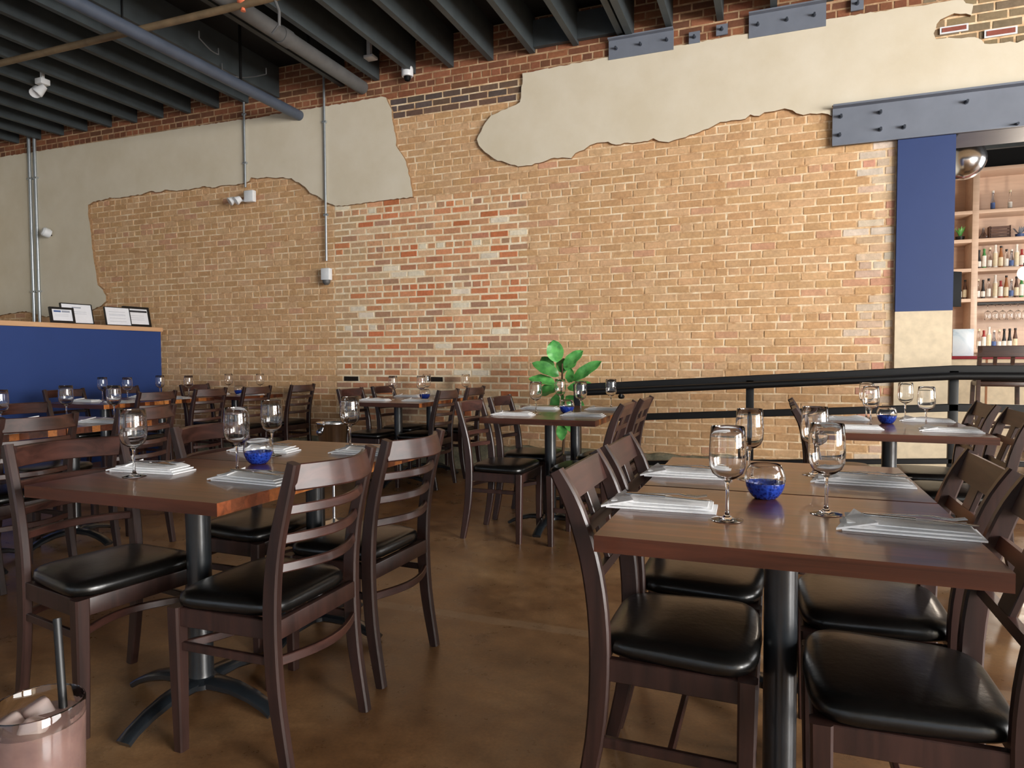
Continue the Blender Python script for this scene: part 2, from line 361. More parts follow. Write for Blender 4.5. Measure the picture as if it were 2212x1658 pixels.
for poly in (PL, PR):
    rng = random.Random(3); pts = [tuple(ony(x, y, WY))[0:3:2] for x, y in poly]; out = []
    for i in range(len(pts)):
        a, b = pts[i], pts[(i+1) % len(pts)]; L = math.hypot(b[0]-a[0], b[1]-a[1]); n = max(1, int(L/0.035)) if L < 0.9 else 1
        for k in range(n):
            t = k/n; j = 0.006 if n > 1 else 0
            out.append((a[0]+(b[0]-a[0])*t+rng.uniform(-j, j), a[1]+(b[1]-a[1])*t+rng.uniform(-j, j)))
    PLASTER.append(out); n = len(out); mb = MB()
    y0 = WY-0.022; vs = [(x, y0, z) for x, z in out] + [(x, WY+0.011, z) for x, z in out]
    mb.add(vs, [tuple(range(n))]); mb.cur = 1
    for i in range(n): mb.f.append([i, (i+1) % n, n+(i+1) % n, n+i]); mb.mi.append(1)
    po = mb.build('plaster_patch', None, wall_back, smooth=0, mats=['plaster', 'plaster_edge'])
    po['label'] = 'broken-edged cream plaster'
# bricks
CH = 0.069; SL = 0.2055; HL = 0.103; JT = 0.010; Z0 = 1.05 - 0.0345 - CH*12
def cvar(c, v, rng):
    k = 1+rng.uniform(-v, v); l = lin(*c); return tuple(min(1, q*k*(1+rng.uniform(-v*0.3, v*0.3))) for q in l[:3])+(1,)
RED = [(204,124,84),(212,138,98),(192,134,104),(214,158,118),(216,166,126),(186,144,116),(220,176,136),(212,148,108),(208,154,116),(222,186,148),(186,146,118),(220,172,130),(212,162,122),(220,180,142),(222,186,148),(218,176,136)]
def brick_colour(x, z, rng):
    px, py = proj((x, WY, z))
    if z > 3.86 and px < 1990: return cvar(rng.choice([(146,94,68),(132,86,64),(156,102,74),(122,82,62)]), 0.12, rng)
    if px > 1990 and py < 110: return cvar(rng.choice([(140,122,96),(150,130,100),(132,116,94)]), 0.1, rng)
    if 838 < px < 1132 and z > 3.62: return cvar(rng.choice([(104,88,80),(116,92,78),(96,84,80)]), 0.14, rng)
    if x > 0.68+rng.uniform(-0.1, 0.1) and z < 2.86:
        return cvar(rng.choice([(216,196,174),(214,182,158),(208,156,130),(218,202,182),(212,188,162),(212,178,146)]), 0.08, rng)
    if -4.5 < x < -2.27 and 0.45 < z < 2.8:
        if rng.random() < 0.06: return cvar((236,222,198), 0.06, rng)
        if x < -4.1 and rng.random() < 0.45: return cvar((206,170,132), 0.08, rng)
        return cvar(rng.choice(RED), 0.1, rng)
    if z < 0.75 and x < -2.3: return cvar(rng.choice([(196,150,108),(204,160,118),(190,140,100),(208,170,132)]), 0.1, rng)
    if rng.random() < 0.06: return cvar((208,160,126), 0.06, rng)
    return cvar(rng.choice([(212,170,128),(208,166,122),(215,175,134),(204,161,117)]), 0.05, rng)
def brick_shape(L, H, rng, j=0.0015):
    a, h = L/2, H/2; q = lambda: rng.uniform(-j, j); c = 0.005
    vs = [(sx_*a+q(), 0.03, sz*h+q()) for sx_, sz in ((-1,-1),(1,-1),(1,1),(-1,1))]
    vs += [(sx_*a+q(), 0.005, sz*h+q()) for sx_, sz in ((-1,-1),(1,-1),(1,1),(-1,1))]
    vs += [(sx_*(a-c)+q(), q(), sz*(h-c)+q()) for sx_, sz in ((-1,-1),(1,-1),(1,1),(-1,1))]
    fs = [(8, 9, 10, 11)]
    for k in range(4): fs += [(k, (k+1) % 4, 4+(k+1) % 4, 4+k), (4+k, 4+(k+1) % 4, 8+(k+1) % 4, 8+k)]
    return vs, fs
rng = random.Random(11); BR = []
row = 0; z = Z0
DARK = [(764, 819), (938, 819)]  # two vent holes: their dark inside is painted on as near-black bricks
while z < CZ-0.02:
    zc = z+CH/2; head = (row % 6 == 0); pitch = HL if head else SL
    x = XL + ((pitch/2) if row % 2 else 0) + rng.uniform(0, 0.02)
    while x < 2.6:
        xc = x+pitch/2; lim = COLX0-0.004 if zc < BEAM1 else 2.6
        hw = pitch/2
        if x+pitch > lim:
            if lim-x < 0.05: break
            xc = (x+lim)/2; hw = (lim-x)/2
        if zc > 0.22:
            cs = [(xc+sx_*hw*0.95, zc+sz*CH*0.45) for sx_ in (-1, 0, 1) for sz in (-1, 1)]
            if not any(all(inside(q, pl) for q in cs) for pl in PLASTER): BR.append((xc, zc, hw*2-JT-(0.005 if -4.5 < xc < -2.27 and zc < 2.8 else 0), CH-JT-(0.004 if -4.5 < xc < -2.27 and zc < 2.8 else 0)))
        x += pitch
    z += CH; row += 1
def vis(b):
    px, py = proj((b[0], WY, b[1]))
    if not (5 < px < 1930 and 5 < py < 985): return 0
    a = proj((b[0]-b[2]/2, WY, b[1]-b[3]/2)); c = proj((b[0]+b[2]/2, WY, b[1]+b[3]/2)); return (c[0]-a[0])*(a[1]-c[1])
order = sorted(range(len(BR)), key=lambda i: -vis(BR[i])); top = set(order[:300])
tmpl = {}
for key, L in (('s', SL-JT), ('h', HL-JT)):
    for k in range(3):
        vs, fs = brick_shape(L, CH-JT, random.Random(k+20)); me = bpy.data.meshes.new('brick'); me.from_pydata(vs, [], fs); me.update(); me.materials.append(MATS['brick_one']); tmpl[key, k] = me
V, F, C = [], [], []
dk = [ony(a, b, WY) for a, b in DARK]
for i, (xc, zc, L, H) in enumerate(BR):
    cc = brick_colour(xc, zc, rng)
    if any(abs(d.x-xc) < 0.1 and abs(d.z-zc) < 0.035 for d in dk): cc = (0.02, 0.015, 0.012, 1)
    yy = WY+0.009+rng.uniform(-0.0016, 0.0012)
    key = 's' if abs(L-(SL-JT)) < 1e-4 else 'h' if abs(L-(HL-JT)) < 1e-4 else None
    if i in top and key:
        o = bpy.data.objects.new('brick', tmpl[key, i % 3]); col.objects.link(o); o.parent = wall_back; o.color = cc
        o.location = (xc, yy, zc); o.rotation_euler = (0, rng.uniform(-0.006, 0.006), rng.uniform(-0.01, 0.01))
    else:
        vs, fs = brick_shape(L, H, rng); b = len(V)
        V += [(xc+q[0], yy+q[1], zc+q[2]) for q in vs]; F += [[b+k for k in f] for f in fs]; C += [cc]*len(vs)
me = bpy.data.meshes.new('brickwork'); me.from_pydata(V, [], F); me.update(); me.materials.append(MATS['brick_many'])
at = me.color_attributes.new('Col', 'FLOAT_COLOR', 'POINT')
at.data.foreach_set('color', [q for c in C for q in c])
o = bpy.data.objects.new('brickwork', me); col.objects.link(o); o.parent = wall_back; o['kind'] = 'stuff'
# two framed red bricks high at the right
for a, b in (((2030, 75), (2092, 50)), ((2126, 83), (2198, 55))):
    p0, p1 = ony(*a, WY-0.004), ony(*b, WY-0.004)
    MB().box(p0.x, p1.x, WY-0.008, WY, p0.z, p1.z).build('brick_outline', 'white_plastic', wall_back, smooth=0)
    bo = MB().box(p0.x+0.014, p1.x-0.014, WY-0.012, WY-0.008, p0.z+0.012, p1.z-0.012).build('brick', 'brick_one', wall_back, smooth=0); bo.color = lin(150, 88, 76)
# rough parged base
mb = MB(); rb = random.Random(5); n = 120; vs = []
for i in range(n+1):
    x = XL+(COLX0-XL)*i/n; h = 0.25+rb.uniform(-0.02, 0.02); d = WY-0.045+rb.uniform(-0.008, 0.008)
    vs += [(x, d, 0), (x, d, h-0.02), (x, d+0.02, h), (x, WY+0.02, h)]
mb.add(vs, [(i*4+k, (i+1)*4+k, (i+1)*4+k+1, i*4+k+1) for i in range(n) for k in range(3)])
tag(mb.build('baseboard_back', 'parge', smooth=60), 'rough grey parged base along the brick wall', 'baseboard', kind='structure')
# column (blue above, pale stone below) and steel beam
colm = tag(MB().box(COLX0, COLX1, WY-0.03, WY+0.42, 1.49, BEAM0).build('trim_1', 'blue_column', smooth=0), 'blue painted pier at the end of the brick wall', 'column', kind='structure')
MB().box(COLX0, COLX1, WY-0.025, WY+0.42, 0.0, 1.49).build('stone_panel', 'column_stone', colm, smooth=0)
beam = empty('steel_beam', (0.43, WY-0.1, BEAM0)); tag(beam, 'grey painted steel channel beam bolted above the opening', 'beam')
BL = XR-0.43
MB().box(0, BL, 0.06, 0.07, 0, 0.32).build('web', 'steel_paint', beam, smooth=0)
MB().box(0, BL, -0.01, 0.07, 0.305, 0.32).build('flange', 'steel_paint', beam, smooth=0)
MB().box(0, BL, 0.04, 0.07, 0, 0.012).build('flange', 'steel_paint', beam, smooth=0)
MB().box(0.9, BL, 0.07, 0.5, 0.0, 0.015).build('soffit_plate', 'steel_paint', beam, smooth=0)
for px, py in ((1816, 252), (1813, 292), (1901, 243), (1901, 280), (1952, 275), (2087, 221), (2195, 270)):
    q = ony(px, py, WY-0.04) - beam.location
    o = MB().lathe([(0, 0), (0.016, 0), (0.016, 0.012), (0.011, 0.012), (0.010, 0.05), (0, 0.05)], 8).build('bolt', 'bolt_steel', beam)
    o.location = (q.x, 0.06, q.z); o.rotation_euler = (R(90), 0, 0)
# steel anchor plates on the wall
def plate(a, b, c, bolts, label, flange=True):
    p0 = ony(*a, WY-0.03); p1 = ony(*b, WY-0.03); t = empty('anchor_plate', (p0.x, WY-0.03, p1.z)); tag(t, label, 'steel plate', 'anchor plates')
    W, H = p1.x-p0.x, c
    MB().box(0, W, 0, 0.015, -H, 0).build('plate', 'steel_paint', t, smooth=0)
    if flange: MB().box(0, W, -0.05, 0.0, -0.012, 0).build('flange', 'steel_paint', t, smooth=0)
    for u, v in bolts:
        o = MB().lathe([(0, 0), (0.014, 0), (0.014, 0.012), (0.009, 0.012), (0.009, 0.045), (0, 0.045)], 8).build('bolt', 'bolt_steel', t); o.location = (W*u, 0, -H*v); o.rotation_euler = (R(90), 0, 0)
plate((1315, 80), (1455, 62), 0.18, ((0.12, 0.5), (0.5, 0.5), (0.9, 0.5)), 'grey steel angle with three bolts above the plaster, under the joists')
plate((1618, 22), (1785, 2), 0.2, ((0.12, 0.5), (0.5, 0.5), (0.85, 0.5)), 'larger grey steel angle with bolts at the top right of the wall')
plate((1488, 85), (1512, 66), 0.1, ((0.5, 0.5),), 'small square steel plate right of the three-bolt angle', False)
plate((1547, 70), (1572, 50), 0.09, ((0.5, 0.5),), 'small square steel plate left of the larger steel angle', False)
plate((1838, 18), (1866, -8), 0.1, ((0.5, 0.5),), 'small square steel plate right of the larger steel angle', False)
# joists
JX = [-3.91+0.434*k for k in range(-17, 21)]
for i, x in enumerate(JX):
    if x < XL+0.1 or x > XR-0.1 or abs(x+4.78) < 0.1: continue
    MB().box(x-0.055, x+0.0, FRONT_Y+0.01, WY+0.005, 4.06, CZ).build('joist', 'joist_paint', ceiling, smooth=0)
for k in (4, 5): 
    x = -3.91+0.434*k; MB().box(x, x+0.434-0.055, WY-0.06, WY-0.01, 4.09, 4.34).build('blocking', 'joist_paint', ceiling, smooth=0)
MB().box(-1.28, -1.22, FRONT_Y+0.01, WY+0.005, 4.04, CZ).build('joist', 'joist_paint', ceiling, smooth=0)
# pipes along the joists
def pipe(name, x, z, r, mat, label, y0=FRONT_Y+0.3, joints=()):
    t = empty(name, (x, WY-0.01, z)); tag(t, label, 'pipe', 'ceiling pipes')
    MB().tube([(0, 0, 0), (0, y0-WY, 0)], r, 16).build('pipe', mat, t, 50)
    for y in joints: MB().tube([(0, y-WY, 0), (0, y-WY+0.12, 0)], r*1.12, 16).build('coupling', mat, t, 50)
    for y in (5.4, 3.4, 1.4): MB().box(-0.008, 0.008, y-WY-0.012, y-WY+0.012, r, CZ-z).build('hanger', 'black_metal', t, smooth=0)
pipe('drain_pipe', -4.11, 4.005, 0.07, 'pipe_grey', 'thick grey pipe running under the joists to the brick wall', joints=(5.0,))
pipe('drain_pipe', -4.92, 3.815, 0.055, 'pipe_blue', 'blue-grey pipe hung lowest under the joists, meeting the plaster', joints=(3.0,))
t = empty('sprinkler_pipe', (XL+0.2, 4.32, 3.903)); tag(t, 'tan sprinkler pipe crossing beneath the joists', 'pipe', 'ceiling pipes')
MB().tube([(0, 0, 0), (XR-XL-0.4, 0, 0)], 0.029, 14).build('pipe', 'pipe_tan', t, 50)
for x in (-6.8, -5.2, -3.0, -0.5, 2): MB().tube([(x-XL-0.2, 0, 0.02), (x-XL-0.2, 0, CZ-3.906)], 0.008, 8).build('hanger', 'black_metal', t)
hx = onz(555, 28, 3.91).x
o = MB().lathe([(0, -0.05), (0.02, -0.05), (0.012, -0.02), (0.03, 0), (0.045, 0.01), (0.045, 0.04), (0.02, 0.05), (0.02, 0.1), (0, 0.1)], 12).build('sprinkler_head', 'orange_paint', t); o.location = (hx-XL-0.2, 0, 0.0)
o = MB().tube([(0, 0, 0), (0.03, 0.02, -0.1), (0.02, 0.03, -0.2), (-0.06, 0.05, -0.24)], 0.012, 8).build('drip_arm', 'pipe_grey', t); o.location = (hx-XL+0.1, 0, 0)
t = empty('floodlight', (-6.62, 4.6, 4.05)); q = onz(93, 215, 3.85); t.location = (q.x, q.y, 4.06); tag(t, 'small white twin floodlight under the joists at top left', 'light')
MB().box(-0.05, 0.05, -0.05, 0.05, -0.06, 0, 0.008).build('bracket', 'white_plastic', t)
MB().box(-0.015, 0.015, -0.015, 0.015, 0, CZ-4.06).build('stem', 'white_plastic', t, smooth=0)
for s in (-1, 1):
    o = MB().lathe([(0, 0), (0.03, 0), (0.055, 0.1), (0.05, 0.11), (0, 0.1)], 14).build('lamp_head', 'white_plastic', t); o.location = (s*0.06, -0.02, -0.09); o.rotation_euler = (R(150), R(30*s), 0)
q = onz(798, 122, 4.2); t = tag(MB().box(q.x-0.07, q.x+0.07, q.y-0.05, q.y+0.05, 4.17, 4.2, 0.006).build('junction_box', 'white_plastic'), 'small pale junction box between the joists', 'box')
MB().box(q.x-0.02, q.x+0.02, q.y-0.02, q.y+0.02, 4.2, CZ).build('stem', 'white_plastic', t, smooth=0)
def dome(px, py, label, Y=WY-0.08, r=0.06):
    q = ony(px, py, Y); t = empty('security_camera', tuple(q)); tag(t, label, 'camera')
    MB().lathe([(0, 0.05), (r*0.9, 0.05), (r, 0.03), (r, -0.035), (r*0.92, -0.045), (0, -0.045)], 20).build('housing', 'white_plastic', t)
    MB().lathe([(r*0.62, -0.045), (r*0.58, -0.065), (r*0.4, -0.085), (0, -0.095)], 16).build('lens_dome', 'black_plastic', t)
    MB().box(-0.02, 0.02, 0, WY-Y, 0.0, 0.03).build('bracket', 'white_plastic', t, smooth=0)
dome(880, 156, 'white dome camera under the joists above the brick gap')
# conduits and wall fixtures
def conduit(px, z0, z1, label, r=0.013, dx=0.0, straps=2):
    x = ony(px[0], px[1], WY-0.035).x+dx; t = empty('conduit', (x, WY-0.037, z0)); tag(t, label, 'conduit', 'wall conduits')
    MB().tube([(0, 0, 0), (0, 0, z1-z0)], r, 12).build('pipe', 'conduit_metal', t, 50)
    for k in range(straps):
        h = (z1-z0)*(k+0.5)/straps; MB().box(-r*2, r*2, -r*0.9, r, h-0.012, h+0.012, 0.003).build('strap', 'conduit_metal', t)
    return t
conduit((66, 420), 1.3, 4.3, 'left one of the paired conduits at the far left of the wall', 0.022)
conduit((73, 420), 1.3, 4.3, 'right one of the paired conduits at the far left of the wall', 0.02, 0.045)
conduit((529, 330), 3.1, 4.2, 'thin conduit down to the emergency light')
conduit((702, 330), 2.2, 4.2, 'long thin conduit down to the sensor box')
t = empty('emergency_light', tuple(ony(540, 424, WY-0.06))); tag(t, 'white emergency light with two lamp heads on the brick', 'emergency light')
MB().box(-0.065, 0.065, -0.03, 0.03, -0.065, 0.065, 0.01).build('housing', 'white_plastic', t)
for dx in (-0.11, -0.2):
    o = MB().lathe([(0, 0), (0.03, 0), (0.05, 0.06), (0.045, 0.065), (0, 0.06)], 14).build('lamp_head', 'white_plastic', t); o.location = (dx, -0.03, -0.02); o.rotation_euler = (R(125), 0, R(-35))
MB().box(-0.2, -0.06, -0.01, 0.01, -0.05, -0.03).build('arm', 'white_plastic', t, smooth=0)
t = empty('sensor_box', tuple(ony(705, 595, WY-0.05))); tag(t, 'white electrical box with grey lamp below, at the end of a long conduit', 'electrical box')
MB().box(-0.055, 0.055, -0.03, 0.035, -0.05, 0.08, 0.01).build('box', 'white_plastic', t)
MB().lathe([(0.045, -0.05), (0.04, -0.08), (0.02, -0.1), (0, -0.1)], 14).build('lamp', 'pipe_grey', t)
t = empty('bullet_camera', tuple(ony(100, 502, WY-0.1))); tag(t, 'white wall camera on a dark cable beside the paired conduits', 'camera')
MB().lathe([(0, -0.05), (0.05, -0.05), (0.06, -0.02), (0.06, 0.03), (0.045, 0.05), (0, 0.055)], 16).build('housing', 'white_plastic', t); t.rotation_euler = (R(70), 0, R(-20))
o = MB().tube([(0, 0, -0.04), (-0.05, 0.0, -0.09), (-0.1, 0.02, -0.16)], 0.008, 8).build('cable', 'black_plastic', t)

# ------------------------------------------------------------------ divider with cap, framed papers
div = empty('divider_wall', (-7.08, 4.0, 0)); tag(div, 'blue half-height divider with a pale wooden cap', 'divider')
MB().box(-0.07, 0.07, -3.2, WY-4.0-0.06, 0, 1.47).build('panel', 'blue_paint', div, smooth=0)
MB().box(-0.11, 0.10, -3.22, WY-4.0-0.05, 1.47, 1.52, 0.004).build('cap', 'cap_wood', div)
def frame(px, wpx, hpx, label, border, rz, lines, lean=12, back=0.0):
    # px: bottom-left pixel on the cap line
    dd = ray(px[0], px[1]); q = Vector((0, 0, EYE))+dd*(-7.03/dd.x); d = (q-Vector((0, 0, EYE))).length
    W, H = wpx/FPX*d*0.96, hpx/FPX*d*0.9
    t = empty('picture_frame', (q.x-back, q.y, 1.523)); t.rotation_euler = (R(-lean), 0, R(rz)); tag(t, label, 'frame', 'framed papers on the divider')
    for bx in ((0, W, 0, border), (0, W, H-border, H), (0, border, border, H-border), (W-border, W, border, H-border)):
        MB().box(bx[0], bx[1], -0.012, 0.012, bx[2], bx[3]).build('frame_rail', 'frame_black', t, smooth=0)
    sh = MB().box(border, W-border, -0.003, 0.006, border, H-border).build('paper', 'paper', t, smooth=0)
    for (u0, u1, v0, v1, mt) in lines:
        MB().box(border+(W-2*border)*u0, border+(W-2*border)*u1, -0.0045, -0.003, border+(H-2*border)*v0, border+(H-2*border)*v1).build('print_line', mt, sh, smooth=0)
ln = lambda vs: [(0.15, 0.82, v, v+0.012, 'print_grey') for v in vs]
frame((141, 693.5), 60, 42, 'tall framed white sheet behind the smallest frame on the divider', 0.008, 86, [(0.35, 0.65, 0.8, 0.86, 'print_grey')]+ln((0.6, 0.5)), back=0.04)
frame((110, 691), 45, 32, 'smallest black-framed certificate on the divider cap', 0.022, 86, [(0.1, 0.45, 0.75, 0.9, 'label_blue'), (0.5, 0.9, 0.75, 0.9, 'print_grey')]+ln((0.55, 0.42)))
frame((230, 697.5), 52, 39, 'framed letter with thin border, left of the thick black frame', 0.006, 86, ln((0.75, 0.6, 0.55, 0.38, 0.2)), back=0.0)
frame((277, 701), 56, 43, 'thick black frame with a dark printed heading at the divider end', 0.026, 86, [(0.15, 0.98, 0.78, 0.9, 'print_dark')]+ln((0.55, 0.42, 0.3)), back=0.045)

# ------------------------------------------------------------------ furniture prototypes
def bow(y0, y1, depth, x0, z, n=9):
    return [(x0 - depth*math.sin(math.pi*k/(n-1)), y0+(y1-y0)*k/(n-1), z) for k in range(n)]
def spline(pts, n=14):
    out = []
    P = [pts[0]]+list(pts)+[pts[-1]]
    for i in range(1, len(P)-2):
        for k in range(n//(len(pts)-1)+1):
            t = k/(n//(len(pts)-1)+1)
            p0, p1, p2, p3 = (Vector(q) for q in P[i-1:i+3])
            out.append(0.5*((2*p1)+(-p0+p2)*t+(2*p0-5*p1+4*p2-p3)*t*t+(-p0+3*p1-3*p2+p3)*t**3))
    out.append(Vector(pts[-1])); return out
def cushion(t, xf=0.18, xb=-0.175, yf=0.215, yb=0.18, z=0.425, H=0.052):
    out = []; N = 40
    for k in range(N):
        a = 2*math.pi*k/N; c, s = math.cos(a), math.sin(a); e = 0.36
        u = math.copysign(abs(c)**e, c); v = math.copysign(abs(s)**e, s)
        x = (xf+xb)/2+(xf-xb)/2*u; wy = yb+(yf-yb)*(x-xb)/(xf-xb)
        x += 0.015*(1-v*v)*(1 if u > 0 else 0)*max(0, u)
        out.append((x, wy*v))
    cx = (xf+xb)/2; mb = MB(); vs = []; fs = []
    rings = [(0.95, 0), (0.99, 0.008), (1.0, 0.02), (0.985, 0.034), (0.93, 0.044), (0.78, 0.05), (0.5, 0.0535), (0.2, 0.055)]
    for s, h in rings: vs += [(cx+(x-cx)*s, y*s, z+h*H/0.055) for x, y in out]
    for i in range(len(rings)-1):
        for k in range(N): fs.append((i*N+k, i*N+(k+1) % N, (i+1)*N+(k+1) % N, (i+1)*N+k))
    fs.append(tuple((len(rings)-1)*N+k for k in range(N))); fs.append(tuple(range(N-1, -1, -1)))
    mb.add(vs, fs); return mb.build('seat', 'vinyl', t, 60)
def frame_and_legs(t, woodv, rear, rw, ry=0.185, fy=0.19):
    rp = spline(rear, 16)
    for s in (-1, 1):
        n = len(rp); wl = [rw*(0.62+0.38*math.sin(math.pi*min(1, max(0, (k/(n-1)*0.9+0.08))))) for k in range(n)]
        o = MB().sweep([(q[0], s*ry, q[2]) for q in rp], (0, 1, 0), wl, 0.0145, 0.35).build('back_post', woodv, t, 40)
        MB().sweep([(0.163, s*fy, 0.0), (0.165, s*fy, 0.2), (0.168, s*fy, 0.425)], (0, 1, 0), [0.0155, 0.019, 0.021], [0.0155, 0.019, 0.021], 0.25).build('leg', woodv, t, 40)
    mb = MB(); mb.box(0.155, 0.182, -fy-0.015, fy+0.015, 0.37, 0.424, 0.004); mb.box(-0.19, -0.165, -ry+0.01, ry-0.01, 0.37, 0.424, 0.004)
    for s in (-1, 1): mb.sweep([(-0.18, s*(ry-0.004), 0.397), (0.17, s*fy, 0.397)], (0, 0, 1), 0.011, 0.027, 0.2)
    mb.build('seat_frame', woodv, t, 40)
REAR = [(-0.215, 0, 0), (-0.178, 0, 0.22), (-0.168, 0, 0.44), (-0.188, 0, 0.63), (-0.25, 0, 0.858)]
def ladder_chair():
    t = empty('ladder_back_chair')
    frame_and_legs(t, 'chair_wood', REAR, 0.024)
    cushion(t)
    zx = lambda z: -0.188-(z-0.63)*0.27 if z > 0.63 else -0.17-(z-0.44)*0.1
    for z, h in ((0.817, 0.036),):
        MB().sweep(bow(-0.175, 0.175, 0.065, zx(z), z, 15), (0.26, 0, 1), 0.009, h, 0.4).build('crest_rail', 'chair_wood_across', t, 40)
    for z in (0.727, 0.645, 0.565):
        MB().sweep(bow(-0.177, 0.177, 0.058, zx(z), z, 13), (0.2, 0, 1), 0.008, 0.0135, 0.4).build('slat', 'chair_wood_across', t, 40)
    for s in (-1, 1): MB().sweep([(-0.178, s*0.185, 0.31), (0.165, s*0.19, 0.31)], (0, 0, 1), 0.007, 0.012, 0.3).build('stretcher', 'chair_wood', t, 40)
    MB().sweep(bow(-0.18, 0.18, 0.05, -0.178, 0.31, 11), (0, 0, 1), 0.007, 0.013, 0.3).build('stretcher', 'chair_wood_across', t, 40)
    MB().sweep(bow(-0.18, 0.18, 0.07, 0.15, 0.31, 11), (0, 0, 1), 0.007, 0.012, 0.3).build('stretcher', 'chair_wood_across', t, 40)
    return t
REAR_W = [(-0.225, 0, 0), (-0.178, 0, 0.22), (-0.165, 0, 0.44), (-0.182, 0, 0.62), (-0.225, 0, 0.77), (-0.272, 0, 0.862)]
def window_chair():
    t = empty('window_back_chair')
    frame_and_legs(t, 'chair_wood', REAR_W, 0.025)
    cushion(t)
    zx = lambda z: -0.182-(z-0.62)*0.36 if z > 0.62 else -0.168-(z-0.44)*0.08
    def pl(z0, z1, name, th=0.009):
        n = 6; mb = MB(); path = [(zx(z0+(z1-z0)*k/(n-1)), 0, z0+(z1-z0)*k/(n-1)) for k in range(n)]
        mb.sweep(path, (0, 1, 0), th, 0.172, 0.3); mb.build(name, 'chair_wood_across', t, 40)
    pl(0.785, 0.857, 'crest_rail', 0.011); pl(0.700, 0.730, 'slat'); pl(0.595, 0.62, 'slat')
    MB().sweep([(zx(z), 0, z) for z in (0.618, 0.7, 0.74, 0.787)], (0, 1, 0), 0.007, 0.036, 0.3).build('back_splat', 'chair_wood', t, 40)
    for s in (-1, 1): MB().sweep([(-0.178, s*0.185, 0.22), (0.165, s*0.19, 0.22)], (0, 0, 1), 0.007, 0.013, 0.3).build('stretcher', 'chair_wood', t, 40)
    MB().sweep([(0.0, -0.188, 0.22), (0.0, 0.188, 0.22)], (0, 0, 1), 0.007, 0.013, 0.3).build('stretcher', 'chair_wood_across', t, 40)
    return t
TD, TW, TH = 0.606, 0.762, 0.75
def dining_table(TD=TD, n=12):
    t = empty('dining_table'); wv = TD/n
    me0 = None
    for k in range(n):
        y = -TD/2+wv*(k+0.5)
        if me0 is None:
            o = MB().box(-TW/2, TW/2, -wv/2, wv/2, -0.018, 0.018).build('top_stave', 'stave', t, 0); me0 = o.data
        else:
            o = bpy.data.objects.new('top_stave', me0); col.objects.link(o); o.parent = t
        o.location = (0, y, TH-0.018); o.color = lin(76, 40, 26) if k == 0 else lin(*random.choice([(100, 54, 34), (110, 60, 37), (104, 56, 38), (118, 67, 40), (112, 63, 43), (106, 57, 34), (100, 54, 44)]))  # front stave same wood, darker: shade of the front edge put into its colour
    MB().box(-0.2, 0.2, -0.16, 0.16, TH-0.046, TH-0.036, 0.002).build('mounting_plate', 'base_metal', t)
    MB().lathe([(0, 0.06), (0.06, 0.06), (0.06, 0.075), (0.04, 0.09), (0.038, 0.1), (0.038, TH-0.06), (0.05, TH-0.046), (0, TH-0.046)], 24).build('column', 'base_metal', t)
    for a in range(4):
        an = a*math.pi/2; c, s = math.cos(an), math.sin(an)
        pts = [(0.0, 0.068), (0.07, 0.072), (0.14, 0.068), (0.21, 0.052), (0.265, 0.03), (0.295, 0.012)]
        o = MB().sweep([(r*c, r*s, z) for r, z in pts], (-s, c, 0), [0.016, 0.016, 0.014, 0.013, 0.011, 0.01], [0.034, 0.033, 0.03, 0.027, 0.026, 0.027], 0.5).build('base_foot', 'base_metal', t, 45)
    return t
def wine_glass():
    out = [(0.0, 0.0), (0.036, 0.0), (0.0365, 0.0015), (0.03, 0.003), (0.012, 0.006), (0.006, 0.012), (0.004, 0.025), (0.0038, 0.06), (0.0042, 0.085), (0.008, 0.094), (0.021, 0.1), (0.034, 0.11), (0.0405, 0.125), (0.0425, 0.145), (0.042, 0.17), (0.0405, 0.195), (0.0385, 0.22)]
    inn = [(0.0378, 0.2205), (0.0373, 0.219), (0.0393, 0.195), (0.0408, 0.17), (0.0413, 0.145), (0.0392, 0.126), (0.033, 0.1118), (0.02, 0.1022), (0.008, 0.0985), (0.0, 0.098)]
    return MB().lathe(out+inn, 28).build('wine_glass', 'clear_glass', None, 60)
def candle_holder():
    t = empty('candle_holder')
    mb = MB(); mb.lathe([(0.050, 0.04), (0.0525, 0.05), (0.0515, 0.065), (0.047, 0.08), (0.0405, 0.092), (0.0395, 0.0925), (0.0388, 0.0915), (0.045, 0.079), (0.0495, 0.065), (0.0505, 0.05), (0.048, 0.04), (0.050, 0.04)], 28); mb.build('clear_rim', 'clear_glass', t, 60)
    MB().lathe([(0, 0), (0.026, 0), (0.034, 0.006), (0.043, 0.018), (0.049, 0.033), (0.0508, 0.042), (0.0508, 0.045), (0.0475, 0.043), (0.044, 0.034), (0.036, 0.018), (0.025, 0.01), (0, 0.009)], 28).build('blue_bowl', 'blue_glass', t, 60)
    return t
